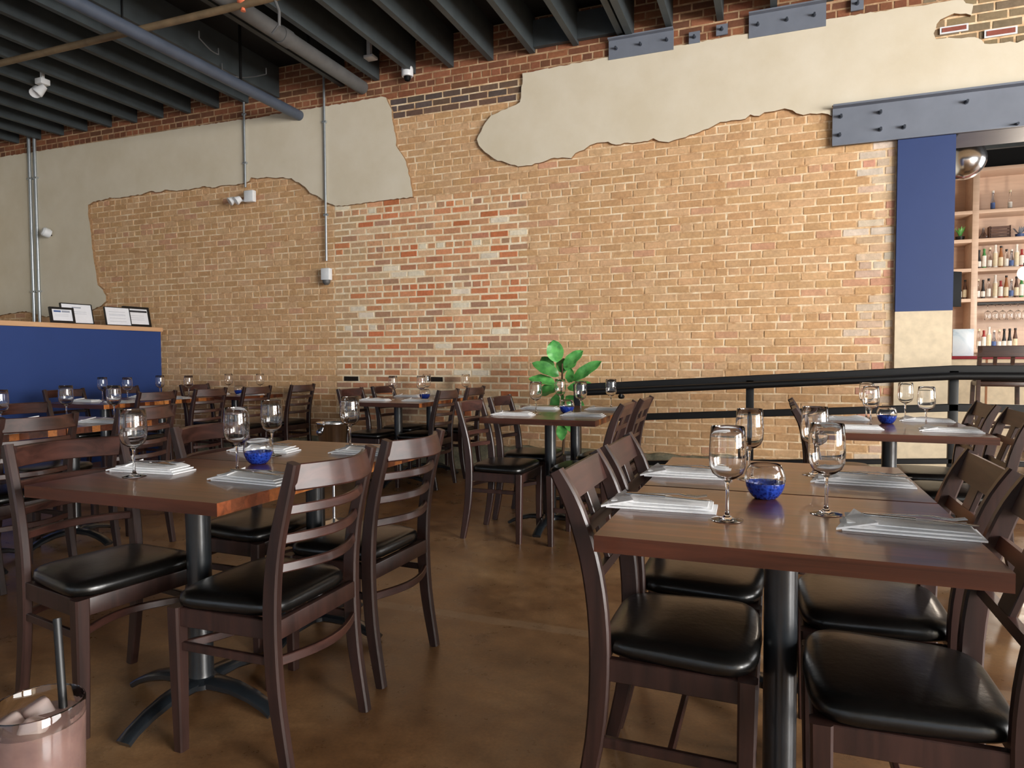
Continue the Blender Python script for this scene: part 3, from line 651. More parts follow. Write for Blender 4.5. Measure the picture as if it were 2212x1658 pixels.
def napkin(seed):
    rn = random.Random(seed); mb = MB(); L, Wd = 0.27, 0.105
    def sheet(x0, x1, y0, y1, z0, th, skew, wav):
        nx, ny = 12, 5; vs = []
        ph = rn.uniform(0, 6)
        for face in (0, 1):
            for i in range(nx+1):
                for j in range(ny+1):
                    u, v = i/nx, j/ny; ed = min(1, 4*min(u, 1-u, v, 1-v))
                    x = x0+(x1-x0)*u; y = y0+(y1-y0)*v+skew*(u-0.5)
                    z = z0+wav*math.sin(7*u+ph)*v*u+(wav*0.6*math.sin(11*u+2*ph) if v > 0.7 else 0)
                    z = max(z, z0)
                    vs.append((x, y, z+(th*(0.55+0.45*ed) if face else 0)))
        b = (nx+1)*(ny+1); fs = []
        ix = lambda i, j, f: f*b+i*(ny+1)+j
        for i in range(nx):
            for j in range(ny):
                fs.append((ix(i, j, 1), ix(i+1, j, 1), ix(i+1, j+1, 1), ix(i, j+1, 1))); fs.append((ix(i, j, 0), ix(i, j+1, 0), ix(i+1, j+1, 0), ix(i+1, j, 0)))
        for i in range(nx):
            fs.append((ix(i, 0, 0), ix(i+1, 0, 0), ix(i+1, 0, 1), ix(i, 0, 1))); fs.append((ix(i, ny, 0), ix(i, ny, 1), ix(i+1, ny, 1), ix(i+1, ny, 0)))
        for j in range(ny):
            fs.append((ix(0, j, 0), ix(0, j, 1), ix(0, j+1, 1), ix(0, j+1, 0))); fs.append((ix(nx, j, 0), ix(nx, j+1, 0), ix(nx, j+1, 1), ix(nx, j, 1)))
        mb.add(vs, fs)
    sheet(-L/2, L/2, -Wd/2, Wd/2, 0.0, 0.007, 0.0, 0.0)
    sheet(-L/2+0.004, L/2-0.01, -Wd/2+0.003, Wd/2-0.004, 0.007, 0.007, 0.006, 0.003)
    sheet(-L/2+0.01, L/2-0.02, -Wd/2+0.012, Wd/2-0.002, 0.014, 0.005, -0.008, 0.006)
    # turned-back corner
    z = 0.02; mb.add([(-L/2-0.012, -Wd/2-0.004, 0.001), (-L/2+0.07, -Wd/2+0.0, z), (-L/2+0.03, Wd/2+0.01, z+0.002), (-L/2-0.012, -Wd/2-0.004, 0.006), (-L/2+0.07, -Wd/2+0.0, z+0.004), (-L/2+0.03, Wd/2+0.01, z+0.008)], [(0, 2, 1), (3, 4, 5), (0, 1, 4, 3), (1, 2, 5, 4), (2, 0, 3, 5)])
    return mb.build('napkin', 'linen', None, 50)
def fork():
    t = empty('fork')
    MB().sweep([(-0.1, 0, 0.003), (-0.05, 0, 0.004), (0, 0, 0.005), (0.03, 0, 0.006), (0.05, 0, 0.003)], (0, 1, 0), 0.0012, [0.006, 0.005, 0.003, 0.004, 0.011], 0.4).build('handle', 'cutlery_steel', t, 50)
    for k in range(4): MB().sweep([(0.05, -0.009+0.006*k, 0.003), (0.075, -0.009+0.006*k, 0.001), (0.1, -0.009+0.006*k, 0.005)], (0, 1, 0), 0.0011, 0.0014, 0.4).build('tine', 'cutlery_steel', t, 50)
    return t
def knife():
    t = empty('knife')
    MB().sweep([(-0.1, 0, 0.004), (-0.05, 0, 0.004), (0.0, 0, 0.004)], (0, 1, 0), 0.0026, [0.0065, 0.006, 0.005], 0.5).build('handle', 'cutlery_steel', t, 50)
    MB().sweep([(0.0, 0, 0.004), (0.06, 0.001, 0.003), (0.1, 0.003, 0.002), (0.115, 0.005, 0.002)], (0, 1, 0), 0.0009, [0.006, 0.009, 0.008, 0.002], 0.4).build('blade', 'cutlery_steel', t, 50)
    return t
LC, WC, DT, DT4, CHO, FK, KN = ladder_chair(), window_chair(), dining_table(), dining_table(1.06, 21), candle_holder(), fork(), knife()
WG = wine_glass(); NP = [napkin(k) for k in range(4)]
U = {id(q): [False] for q in [LC, WC, DT, DT4, CHO, FK, KN, WG]+NP}
def put(proto, loc, rz=0): return place(proto, U[id(proto)], loc, rz)
TABLES = {
 'T1': ('the near left double table', -1.765, [1.70, 2.312]),
 'T2': ('the near right double table', 0.02, [1.727, 2.345]),
 'T3': ('the middle table before the plant', -1.385, [4.30, 4.912]),
 'T4': ('the wall table left of the plant', -3.17, [5.36, 5.972]),
 'T5': ('the far right table by the railing', 0.605, [4.29]),
 'T6': ('the left second-row table', -4.07, [2.335, 2.947]),
 'T7': ('the table along the blue divider', -5.67, [4.42, 5.032]),
 'T8': ('the small table by divider and brick', -5.42, [5.76]),
}
for k, (nm, x, ys) in TABLES.items():
    for i, y in enumerate(ys):
        o = put(DT4 if k == 'T5' else DT, (x, y, 0), 0)
        half = ('nearer half of ' if i == 0 else 'farther half of ') if len(ys) == 2 else ''
        tag(o, 'butcher-block table with black pedestal, '+half+nm if half else 'butcher-block table with one black pedestal, '+nm, 'table', 'dining tables')
o = put(DT, (-0.60, 0.115, 0), 0); tag(o, 'table under the iced drink, just below the picture', 'table', 'dining tables'); o.location.z = -0.0
CHAIRS = [ # proto, x, y, facing (deg), label
 (LC, -2.055, 1.612, -9, 'ladder-back chair on the near left seat of the near left table'),
 (LC, -2.02, 2.26, 0, 'ladder-back chair on the far left seat of the near left table'),
 (LC, -1.435, 1.65, 180, 'ladder-back chair nearest the viewer, right side of the near left table'),
 (LC, -1.462, 2.18, 178, 'ladder-back chair on the far right seat of the near left table'),
 (WC, -0.215, 1.745, 0, 'open-back chair on the near left seat of the near right table'),
 (WC, -0.215, 2.215, 0, 'open-back chair on the far left seat of the near right table'),
 (WC, 0.26, 1.62, 180, 'open-back chair on the near right seat of the near right table'),
 (WC, 0.26, 2.095, 180, 'open-back chair on the far right seat of the near right table'),
 (LC, -1.605, 4.035, 0, 'black-seated chair on the near left seat of the middle table'),
 (LC, -1.605, 4.56, 0, 'black-seated chair on the far left seat of the middle table'),
 (WC, -1.08, 4.05, 180, 'open-back chair on the near right seat of the middle table'),
 (WC, -1.06, 4.56, 180, 'open-back chair on the far right seat of the middle table'),
 (LC, -3.42, 5.34, 0, 'ladder-back chair, near left, at the wall table left of the plant'),
 (LC, -3.42, 5.90, 0, 'ladder-back chair, far left, at the wall table left of the plant'),
 (LC, -2.91, 5.36, 180, 'ladder-back chair, near right, at the wall table left of the plant'),
 (LC, -2.91, 5.95, 180, 'ladder-back chair, far right, at the wall table left of the plant'),
 (WC, 0.37, 4.0, 0, 'open-back chair, near left, at the far right table by the railing'),
 (WC, 0.37, 4.55, 0, 'open-back chair, far left, at the far right table by the railing'),
 (WC, 0.86, 3.98, 180, 'open-back chair, near right, at the far right table by the railing'),
 (WC, 0.86, 4.55, 180, 'open-back chair, far right, at the far right table by the railing'),
 (LC, -4.32, 2.96, 0, 'ladder-back chair at the left edge, left side of the second-row table'),
 (LC, -3.69, 2.33, 180, 'ladder-back chair, near right, at the left second-row table'),
 (LC, -3.70, 2.97, 180, 'ladder-back chair, far right, at the left second-row table'),
 (LC, -6.0, 4.46, 0, 'ladder-back chair between blue divider and its table, nearer one'),
 (LC, -6.0, 5.06, 0, 'ladder-back chair between blue divider and its table, farther one'),
 (LC, -5.24, 4.40, 180, 'ladder-back chair, near right, at the table along the divider'),
 (LC, -5.24, 5.0, 180, 'ladder-back chair, far right, at the table along the divider'),
 (LC, -5.72, 5.74, 0, 'ladder-back chair left of the small table by the brick wall'),
 (LC, -5.12, 5.49, 180, 'ladder-back chair right of the small table by the brick wall'),
 (LC, -4.98, 6.02, 180, 'dark ladder-back chair standing last in the row, against the brick wall'),
]
for pr, x, y, a, lb in CHAIRS: tag(put(pr, (x, y, 0), R(a)), lb, 'chair', 'dining chairs')
# place settings: (table, half, side) napkin centre, glass, napkin angle
def setting(tk, i, side, nap, glass, ang, cut=False, seed=0):
    nm, tx, ys = TABLES[tk]; wh = ('near ' if i == 0 else 'far ')+side if tk != 'T8' else side
    if nap:
        z = TH; pr = NP[seed % 4]
        o = put(pr, (nap[0], nap[1], z+0.0005), R(ang)); tag(o, 'folded white napkin, %s seat, %s' % (wh, nm), 'napkin', 'folded napkins')
        if cut:
            for pr2, nm2, off, da in ((FK, 'fork', 0.012, 4), (KN, 'knife', -0.02, -6)):
                c = math.cos(R(ang)); s = math.sin(R(ang))
                o = put(pr2, (nap[0]-s*off+c*0.01, nap[1]+c*off+s*0.01, z+0.0275), R(ang+da)); tag(o, 'steel %s on the napkin, %s seat, %s' % (nm2, wh, nm), nm2, 'cutlery')
    if glass:
        o = put(WG, (glass[0], glass[1], TH+0.0005), 0); tag(o, 'empty wine glass, %s seat, %s' % (wh, nm), 'wine glass', 'wine glasses')
setting('T1', 0, 'left', (-2.0, 1.735), (-1.965, 1.632), 4, True, 0)
setting('T1', 0, 'right', (-1.525, 1.70), (-1.70, 1.81), -3, True, 1)
setting('T1', 1, 'left', (-1.98, 2.27), (-1.86, 2.17), 6, True, 2)
setting('T1', 1, 'right', (-1.53, 2.34), (-1.70, 2.47), 2, True, 3)
setting('T2', 0, 'left', (-0.265, 1.755), (-0.10, 1.665), 2, True, 1)
setting('T2', 0, 'right', (0.28, 1.695), (0.122, 1.815), -2, True, 2)
setting('T2', 1, 'left', (-0.255, 2.245), (-0.07, 2.25), 2, True, 3)
setting('T2', 1, 'right', (0.255, 2.29), (0.125, 2.40), -2, True, 0)
setting('T3', 0, 'left', (-1.62, 4.24), (-1.50, 4.34), 0, False, 0)
setting('T3', 0, 'right', (-1.16, 4.32), (-1.22, 4.46), 0, False, 1)
setting('T3', 1, 'left', (-1.62, 4.80), (-1.50, 4.90), 0, False, 2)
setting('T3', 1, 'right', (-1.14, 4.86), (-1.13, 4.98), 0, False, 3)
setting('T4', 0, 'left', (-3.38, 5.32), (-3.27, 5.44), 0, False, 1)
setting('T4', 0, 'right', (-2.96, 5.36), (-3.02, 5.52), 0, False, 2)
setting('T4', 1, 'left', (-3.38, 5.92), (-3.22, 6.0), 0, False, 3)
setting('T4', 1, 'right', (-2.95, 5.98), (-2.84, 6.10), 0, False, 0)
setting('T5', 0, 'left', (0.40, 4.01), (0.49, 4.12), 0, False, 2)
setting('T5', 0, 'right', (0.84, 4.0), (0.75, 4.12), -3, False, 3)
setting('T5', 1, 'left', (0.40, 4.55), (0.53, 4.66), 0, False, 0)
setting('T5', 1, 'right', (0.84, 4.58), (0.745, 4.70), -3, False, 1)
setting('T6', 0, 'right', (-3.86, 2.36), (-3.97, 2.47), 0, False, 3)
setting('T6', 1, 'left', (-4.28, 2.90), (-4.2, 3.01), 0, False, 0)
setting('T6', 1, 'right', (-3.84, 2.98), (-3.88, 3.09), 10, False, 1)
setting('T7', 0, 'left', (-5.90, 4.42), (-5.83, 4.53), 0, False, 2)
setting('T7', 0, 'right', (-5.46, 4.42), (-5.50, 4.52), 0, False, 3)
setting('T7', 1, 'left', (-5.9, 5.03), (-5.80, 5.14), 0, False, 0)
setting('T7', 1, 'right', (-5.46, 5.03), (-5.42, 5.14), 0, False, 1)
setting('T8', 0, 'left', (-5.65, 5.74), (-5.62, 5.88), 0, False, 2)
setting('T8', 0, 'right', (-5.2, 5.76), (-5.22, 5.92), 0, False, 3)
for (x, y), lb in (((-1.765, 1.985), 'near left table'), ((-0.02, 1.955), 'near right table'), ((-1.33, 4.50), 'middle table before the plant'), ((-3.05, 5.64), 'wall table left of the plant'), ((0.60, 4.36), 'far right table by the railing'), ((-5.42, 5.82), 'small table between divider and brick wall')):
    tag(put(CHO, (x, y, TH+0.0005), random.uniform(0, 6)), 'round glass candle holder with blue base on the '+lb, 'candle holder', 'blue candle holders')

# ------------------------------------------------------------------ wine bucket on its stand
q = onz(722, 1128, 0)
t = empty('bucket_stand', (q.x, q.y, 0)); tag(t, 'thin metal floor stand holding the wine bucket', 'stand')
MB().lathe([(0, 0), (0.12, 0), (0.12, 0.008), (0.03, 0.02), (0.012, 0.03), (0, 0.03)], 24).build('base', 'chrome', t)
MB().tube([(0, 0, 0.03), (0, 0, 0.47)], 0.011, 12).build('pole', 'chrome', t)
mb = MB(); mb.tube([(0.085*math.cos(a), 0.085*math.sin(a), 0.478) for a in [2*math.pi*k/24 for k in range(25)]], 0.006, 8, False)
for k in range(3): a = 2*math.pi*k/3; mb.tube([(0, 0, 0.46), (0.085*math.cos(a), 0.085*math.sin(a), 0.478)], 0.005, 8)
mb.build('ring', 'chrome', t)
t = empty('wine_bucket', (q.x, q.y, 0.485)); tag(t, 'shiny steel wine bucket with round handles behind the near left table', 'bucket')
MB().lathe([(0, 0), (0.078, 0), (0.085, 0.01), (0.106, 0.2), (0.112, 0.205), (0.112, 0.212), (0.104, 0.21), (0.1, 0.2), (0.08, 0.015), (0, 0.012)], 32).build('body', 'bucket_steel', t, 45)
for a in (250, 70):
    o = MB().lathe([(0, 0), (0.022, 0.0), (0.024, 0.012), (0.014, 0.022), (0, 0.024)], 16).build('handle', 'bucket_steel', t); o.location = (0.1*math.cos(R(a)), 0.1*math.sin(R(a)), 0.15); o.rotation_euler = (0, R(90), R(a))

# ------------------------------------------------------------------ fiddle-leaf plant
PLY = 5.72; PLX = ony(1215, 850, PLY).x
t = empty('fiddle_leaf_plant', (PLX, PLY, 0)); tag(t, 'green fiddle-leaf plant against the brick wall behind the middle table', 'plant')
MB().lathe([(0, 0), (0.12, 0), (0.15, 0.26), (0.16, 0.27), (0.16, 0.29), (0.14, 0.29), (0.135, 0.25), (0, 0.25)], 24).build('pot', 'pot_grey', t)
MB().lathe([(0, 0.252), (0.135, 0.252)], 24).build('soil', 'soil', t)
MB().tube([(0, 0, 0.25), (0.02, 0.0, 0.5), (-0.01, 0.01, 0.8), (0.0, 0.0, 1.08)], [0.014, 0.012, 0.01, 0.007], 8).build('stem', 'bark', t)
def leaf_mesh(L, W):
    mb = MB(); n = 10; vs = []
    for i in range(n+1):
        u = i/n; e = min(1, max(0, u))
        wd = W*max(0.02, (math.sin(math.pi*e**0.8)**0.62)*(0.7+0.4*e)) if 0 < i < n else W*0.03
        z = -0.16*L*u*u
        for v in (-1, -0.5, 0, 0.5, 1): vs.append((L*u, wd*v*0.5, z+abs(v)*wd*0.16+0.006*math.sin(16*u+2*v)*abs(v)))
    m2 = len(vs); vs += [(a, b, c-0.0025) for a, b, c in vs]; fs = []
    for i in range(n):
        for j in range(4):
            a = i*5+j; fs.append((a, a+5, a+6, a+1)); fs.append((m2+a, m2+a+1, m2+a+6, m2+a+5))
        for j in (0, 4): a = i*5+j; fs.append((a, m2+a, m2+a+5, a+5) if j == 0 else (a, a+5, m2+a+5, m2+a))
    return mb.add(vs, fs)
for bx, by, tx, ty, W, dy, ny in ((1204, 782, 1195, 735, 0.17, -0.04, 0.2), (1218, 792, 1255, 757, 0.12, -0.05, 0.4), (1236, 822, 1293, 778, 0.12, -0.06, 0.5), (1208, 812, 1152, 780, 0.13, -0.08, 0.6),
        (1200, 828, 1143, 812, 0.12, -0.05, 0.9), (1230, 826, 1232, 798, 0.09, -0.1, 0.3), (1196, 800, 1168, 768, 0.12, 0.05, 0.5), (1222, 800, 1240, 768, 0.13, 0.08, 0.4), (1206, 838, 1158, 848, 0.14, -0.04, 0.9),
        (1226, 838, 1284, 832, 0.14, -0.02, 0.8), (1216, 850, 1190, 880, 0.12, -0.1, 0.7), (1222, 856, 1262, 884, 0.13, -0.06, 0.7), (1214, 872, 1168, 896, 0.12, 0.0, 0.8), (1218, 884, 1246, 916, 0.12, -0.05, 0.6),
        (1214, 900, 1176, 928, 0.13, -0.02, 0.7), (1217, 908, 1256, 936, 0.12, 0.0, 0.7), (1215, 915, 1212, 948, 0.11, -0.08, 0.5), (1216, 806, 1214, 770, 0.13, 0.1, 0.2)):
    b0 = ony(bx, by, PLY); t0 = ony(tx, ty, PLY+dy); d = t0-b0; L = d.length
    lf = leaf_mesh(L, W).build('leaf', 'leaf', t, 60)
    ex = d.normalized(); ez = Vector((0.15, -1, ny)); ez = (ez-ex*ez.dot(ex)).normalized(); ey = ez.cross(ex)
    q = b0-t.location
    lf.matrix_local = Matrix(((ex.x, ey.x, ez.x, q.x), (ex.y, ey.y, ez.y, q.y), (ex.z, ey.z, ez.z, q.z), (0, 0, 0, 1)))

# ------------------------------------------------------------------ ramp and railing
RY = 5.42
X0 = ony(1240, 838, RY).x; X1 = ony(2060, 795, RY).x; RISE = 0.16
mb = MB(); mb.add([(X0, RY+0.03, 0.001), (X1, RY+0.03, 0.001), (X1, RY+0.03, RISE), (X0, WY-0.05, 0.001), (X1, WY-0.05, 0.001), (X1, WY-0.05, RISE)], [(0, 1, 2), (3, 5, 4), (0, 2, 5, 3), (1, 4, 5, 2), (0, 3, 4, 1)])
mb.box(X1, XR, RY+0.03, 12.2, 0.001, RISE)
tag(mb.build('floor_ramp', 'floor_concrete', smooth=0), 'concrete ramp rising along the brick wall to the bar level', 'ramp', kind='structure')
rail = empty('ramp_railing', (X0, RY, 0)); tag(rail, 'black metal railing along the ramp, rising to the right', 'railing')
LR = X1-X0; XE = XR-0.1-X0
za = ony(1240, 836, RY).z; zb = ony(2060, 797, RY).z
zr = lambda x, off: za+(zb-za)*min(x, LR)/LR-off
for x in (0.03, ony(1620, 850, RY).x-X0, LR, LR+1.9): MB().box(x-0.028, x+0.028, -0.02, 0.02, 0.0, zr(x, 0.0)-0.01, 0.002).build('post', 'black_metal', rail)
for off, h, nm in ((0.0, 0.026, 'top_rail'), (0.262, 0.026, 'mid_rail'), (0.63, 0.018, 'bottom_rail'), (0.72, 0.018, 'toe_rail')):
    MB().sweep([(0.0, 0, zr(0, off)), (LR, 0, zr(LR, off)), (XE, 0, zr(XE, off))], (0, 1, 0), h, 0.02, 0.2).build(nm, 'black_metal', rail, 40)
MB().tube([(0.1, -0.075, zr(0.1, 0.045)), (LR, -0.075, zr(LR, 0.045)), (XE, -0.075, zr(XE, 0.045))], 0.026, 14).build('handrail', 'black_metal', rail)
for px in (1345, 1868): 
    x = ony(px, 850, RY).x-X0; zz = zr(x, 0.035)
    MB().tube([(x, -0.075, zz), (x, -0.075, zz-0.05), (x, -0.01, zz-0.06)], 0.012, 10).build('bracket', 'black_metal', rail)
    MB().lathe([(0, -0.02), (0.02, -0.016), (0.028, 0), (0.02, 0.014), (0, 0.02)], 14, (x, -0.05, zz-0.055)).build('bracket_knob', 'black_metal', rail)

# ------------------------------------------------------------------ bar room beyond the opening
BF = RISE
tag(MB().box(0.6, XR, 12.0, 12.2, BF, CZ).build('wall_bar', 'ceiling_paint', smooth=0), 'back wall of the bar room behind the shelves', 'wall', kind='structure')
tag(MB().box(0.4, 0.6, WY+0.4, 12.2, 0, CZ).build('wall_bar_left', 'wall_paint', smooth=0), 'side wall of the bar room hidden behind the blue pier', 'wall', kind='structure')
bc = tag(MB().box(0.4, XR, WY+0.4, 12.2, CZ, CZ+0.1).build('ceiling_bar', 'ceiling_paint', smooth=0), 'dark ceiling of the bar room with steel trusses', 'ceiling', kind='structure')
for y in (8.0, 9.4, 10.8):
    mb = MB(); mb.box(0.6, XR, y-0.03, y+0.03, 4.3, 4.38); mb.box(0.6, XR, y-0.03, y+0.03, 3.86, 3.92)
    for k in range(14): mb.tube([(0.6+k*0.32, y, 3.9), (0.76+k*0.32, y, 4.32), (0.92+k*0.32, y, 3.9)], 0.012, 6)
    mb.build('truss', 'joist_paint', bc, smooth=0)
SY = 11.45
sh = empty('back_bar_shelf', (2.6, SY, BF)); tag(sh, 'pale wooden back-bar shelving with open bays', 'shelf')
MB().box(-0.75, 1.9, 0.42, 0.45, 0, 3.6).build('back_panel', 'shelf_wood', sh, smooth=0)
for x in (-0.7, 0.05, 1.85): MB().box(x-0.04, x+0.04, 0, 0.42, 0, 3.6, 0.004).build('upright', 'shelf_wood', sh)
SHZ = [ony(2150, y, SY).z for y in (451, 513, 577, 643)]
for z in SHZ+[BF+3.62]: MB().box(-0.74, 1.89, 0.003, 0.42, z-BF-0.05, z-BF, 0.004).build('shelf_board', 'shelf_wood', sh)
CZB = 1.22
MB().box(-0.74, 1.89, -0.15, 0.42, CZB-BF-0.05, CZB-BF, 0.004).build('counter_board', 'shelf_wood', sh)
def bottle(h=0.3, r=0.037, body='clear_glass', label='label_white', cap='label_black', style=0):
    t = empty('bottle'); k = h/0.3; n = 0.013
    sp = [(0.1, 0.16), (0.18, 0.21), (0.13, 0.2)][style]
    MB().lathe([(0, 0), (r*0.94, 0), (r, 0.006), (r, sp[0]*k+0.03), (r*0.8, sp[1]*k-0.005), (n*1.25, sp[1]*k+0.025), (n, h-0.02), (n*1.15, h-0.018), (n*1.15, h-0.004), (0, h-0.004)], 14).build('glass', body, t, 50)
    MB().lathe([(r+0.0008, 0.03), (r+0.0008, sp[0]*k+0.02)], 14).build('label', label, t, 50)
    MB().lathe([(n*1.25, h-0.02), (n*1.25, h+0.008), (0, h+0.008)], 12).build('cap', cap, t, 50)
    return t
# (pixel x, bottle kind)
BK = [('black', 0.27, 'label_black', 'label_white', 'label_black', 0), ('green', 0.29, 'label_green', 'label_white', 'label_green', 1), ('clear', 0.28, 'clear_glass', 'label_white', 'label_cream', 0),
      ('tall white', 0.32, 'label_white', 'label_cream', 'label_white', 1), ('amber', 0.31, 'label_amber', 'label_cream', 'label_black', 2), ('dark-capped', 0.27, 'clear_glass', 'label_white', 'label_black', 2),
      ('blue-tinted', 0.26, 'bluish_glass', 'label_blue', 'label_white', 0), ('red', 0.25, 'label_red', 'label_white', 'label_red', 1), ('brown', 0.28, 'label_brown', 'label_cream', 'label_black', 2)]
protos = {}
ORD = ['leftmost', 'second', 'third', 'fourth', 'fifth', 'sixth', 'seventh', 'eighth', 'ninth', 'tenth']
def bottle_row(z, y, pxs, kinds, where):
    for i, (px, kd) in enumerate(zip(pxs, kinds)):
        nm, h, body, lab, cap, st = BK[kd]; s = random.uniform(0.94, 1.06)
        if kd not in protos: o = bottle(h, random.uniform(0.026, 0.0285), body, lab, cap, st); protos[kd] = o
        else: o = copy_tree(protos[kd])
        x = ony(px, 600, y).x; o.location = (x, y, z+0.001); o.scale = (1, 1, s)
        tag(o, '%s bottle, %s from left, %s' % (nm, ORD[i], where) if i else '%s bottle, leftmost, %s' % (nm, where), 'bottle', 'bar bottles')
bottle_row(SHZ[2], SY+0.15, (2114, 2125, 2137, 2149, 2161, 2173, 2184, 2195, 2206), (0, 1, 2, 3, 4, 5, 6, 3, 7), 'on the upper bottle shelf')
bottle_row(SHZ[3], SY+0.15, (2113, 2124, 2136, 2150, 2162, 2174, 2185, 2196, 2207), (2, 0, 5, 3, 7, 4, 6, 8, 1), 'on the lower bottle shelf')
bottle_row(SHZ[0], SY+0.15, (2141, 2178), (6, 2), 'on the highest shelf')
bottle_row(CZB, SY+0.02, (2117, 2128, 2139, 2150, 2161, 2172, 2184, 2196), (2, 7, 3, 6, 2, 0, 0, 8), 'on the back-bar counter')
bottle_row(SHZ[3], SY+0.15, (2074, 2085), (0, 8), 'in the narrow left shelf bay')
# shelf ornaments
x = ony(2074, 500, SY+0.2).x
t = empty('potted_succulent', (x, SY+0.2, SHZ[1]+0.001)); tag(t, 'small green potted plant in the narrow left shelf bay', 'plant')
MB().lathe([(0, 0), (0.05, 0), (0.06, 0.07), (0.052, 0.07), (0.05, 0.06), (0, 0.06)], 16).build('pot', 'label_black', t)
for k in range(12):
    a = k*2.4; o = MB().sweep([(0, 0, 0.06), (0.03, 0, 0.13), (0.065, 0, 0.17+0.02*(k % 3))], (0, 1, 0), 0.003, [0.015, 0.018, 0.003], 0.4).build('leaf', 'leaf', t, 60); o.rotation_euler = (0, 0, a)
x = ony(2124, 505, SY+0.15).x
t = tag(MB().lathe([(0, 0), (0.06, 0), (0.065, 0.008), (0.02, 0.1), (0.012, 0.16), (0.014, 0.165), (0, 0.165)], 18).build('decanter', 'bluish_glass'), 'clear cone-shaped decanter on the second shelf', 'decanter'); t.location = (x, SY+0.15, SHZ[1]+0.001)
x = ony(2158, 500, SY+0.2).x
t = empty('wooden_crate', (x, SY+0.2, SHZ[1]+0.001)); tag(t, 'small slatted wooden crate on the second shelf', 'crate')
for k in range(4): MB().box(-0.12, 0.12, -0.06, -0.05, 0.005+0.045*k, 0.042+0.045*k).build('slat', 'label_brown', t, smooth=0)
for s in (-1, 1): MB().box(s*0.12-0.008, s*0.12+0.008, -0.06, 0.06, 0, 0.185).build('end_panel', 'label_brown', t, smooth=0)
x = ony(2203, 495, SY+0.2).x
t = empty('potted_succulent', (x, SY+0.2, SHZ[1]+0.001)); tag(t, 'grey-blue potted plant at the right end of the second shelf', 'plant')
MB().lathe([(0, 0), (0.05, 0), (0.055, 0.06), (0, 0.055)], 16).build('pot', 'label_blue', t)
for k in range(10):
    o = MB().sweep([(0, 0, 0.055), (0.05, 0, 0.1), (0.08, 0, 0.15)], (0, 1, 0), 0.003, [0.012, 0.015, 0.003], 0.4).build('leaf', 'steel_paint', t, 60); o.rotation_euler = (0, 0, k*2.2)
# hanging stemware under the lowest shelf
gr = SHZ[3]-0.05
t = empty('glass_rack', (2.62+0.1, SY+0.1, gr-0.001)); tag(t, 'black stemware rack under the lowest bottle shelf', 'rack')
for k in range(6): MB().box(0.0, 0.9, 0.0+0.05*k, 0.012+0.05*k, -0.03, 0).build('rail', 'black_metal', t, smooth=0)
for k in range(7):
    o = WG.copy(); col.objects.link(o); o.location = (2.85+0.09*k, SY+0.131, gr-0.031); o.rotation_euler = (R(180), 0, 0)
    tag(o, 'upside-down stem glass hanging under the shelf, %s from left' % (ORD[k] if k else 'first'), 'wine glass', 'hanging stemware')
# bar counter front, menu sheet, television, pendants
bar = empty('bar_counter', (2.0, 9.3, BF)); tag(bar, 'pale bar front with a red top edge', 'bar counter')
MB().box(-0.9, 2.9, 0, 0.6, 0, 0.93).build('front', 'column_stone', bar, smooth=0)
MB().box(-0.95, 2.95, -0.05, 0.65, 0.93, 0.965, 0.004).build('top', 'red_trim', bar)
MB().box(0.28, 0.30, -0.004, 0.0, 0, 0.93).build('seam', 'label_amber', bar, smooth=0)
p0 = ony(2056, 768, 9.45); p1 = ony(2103, 710, 9.45)
t = tag(MB().box(p0.x, p1.x, 9.42, 9.435, BF+0.966, p1.z, 0.003).build('marble_screen', 'marble'), 'pale marbled screen standing on the bar by the pier', 'screen')
p0 = ony(2050, 662, 8.6); p1 = ony(2075, 585, 8.6)
t = empty('television', (p0.x, 8.6, p0.z)); tag(t, 'black television edge jutting out behind the blue pier', 'television'); t.rotation_euler = (0, 0, R(38))
MB().box(-0.3, p1.x-p0.x+0.05, -0.02, 0.02, 0, p1.z-p0.z, 0.005).build('screen', 'black_plastic', t)
MB().box(-0.32, p1.x-p0.x+0.02, 0.02, 0.06, 0.1, (p1.z-p0.z)-0.1, 0.005).build('back', 'black_plastic', t)
MB().tube([(-0.05, 0.05, 0.2), (-0.05, 0.05, CZ-p0.z)], 0.015, 8).build('mount', 'black_metal', t)
def pendant(px, py, Y, r, mat, label, glow):
    q = ony(px, py, Y); t = empty('pendant_lamp', tuple(q)); tag(t, label, 'lamp')
    MB().lathe([(r*math.sin(math.pi*k/16), -r*math.cos(math.pi*k/16)) for k in range(17)], 28).build('globe', mat, t, 60)
    MB().tube([(0, 0, r), (0, 0, CZ-q.z)], 0.008, 8).build('cord', 'black_metal', t)
    MB().lathe([(0, r-0.01), (0.03, r-0.005), (0.03, r+0.04), (0, r+0.04)], 12).build('fitting', 'black_metal', t)
    if glow:
        l = bpy.data.lights.new('pendant_light', 'POINT'); l.energy = 40; l.color = (1, 0.88, 0.74); l.shadow_soft_size = 0.1
        o = bpy.data.objects.new('pendant_light', l); col.objects.link(o); o.location = (q.x, q.y-0.25, q.z)
pendant(2082, 345, 8.2, 0.2, 'chrome', 'large mirror-chrome globe hanging beside the blue pier', False)
pendant(2216, 590, 10.4, 0.09, 'lamp_glow', 'lit globe pendant at the right edge before the shelves', True)
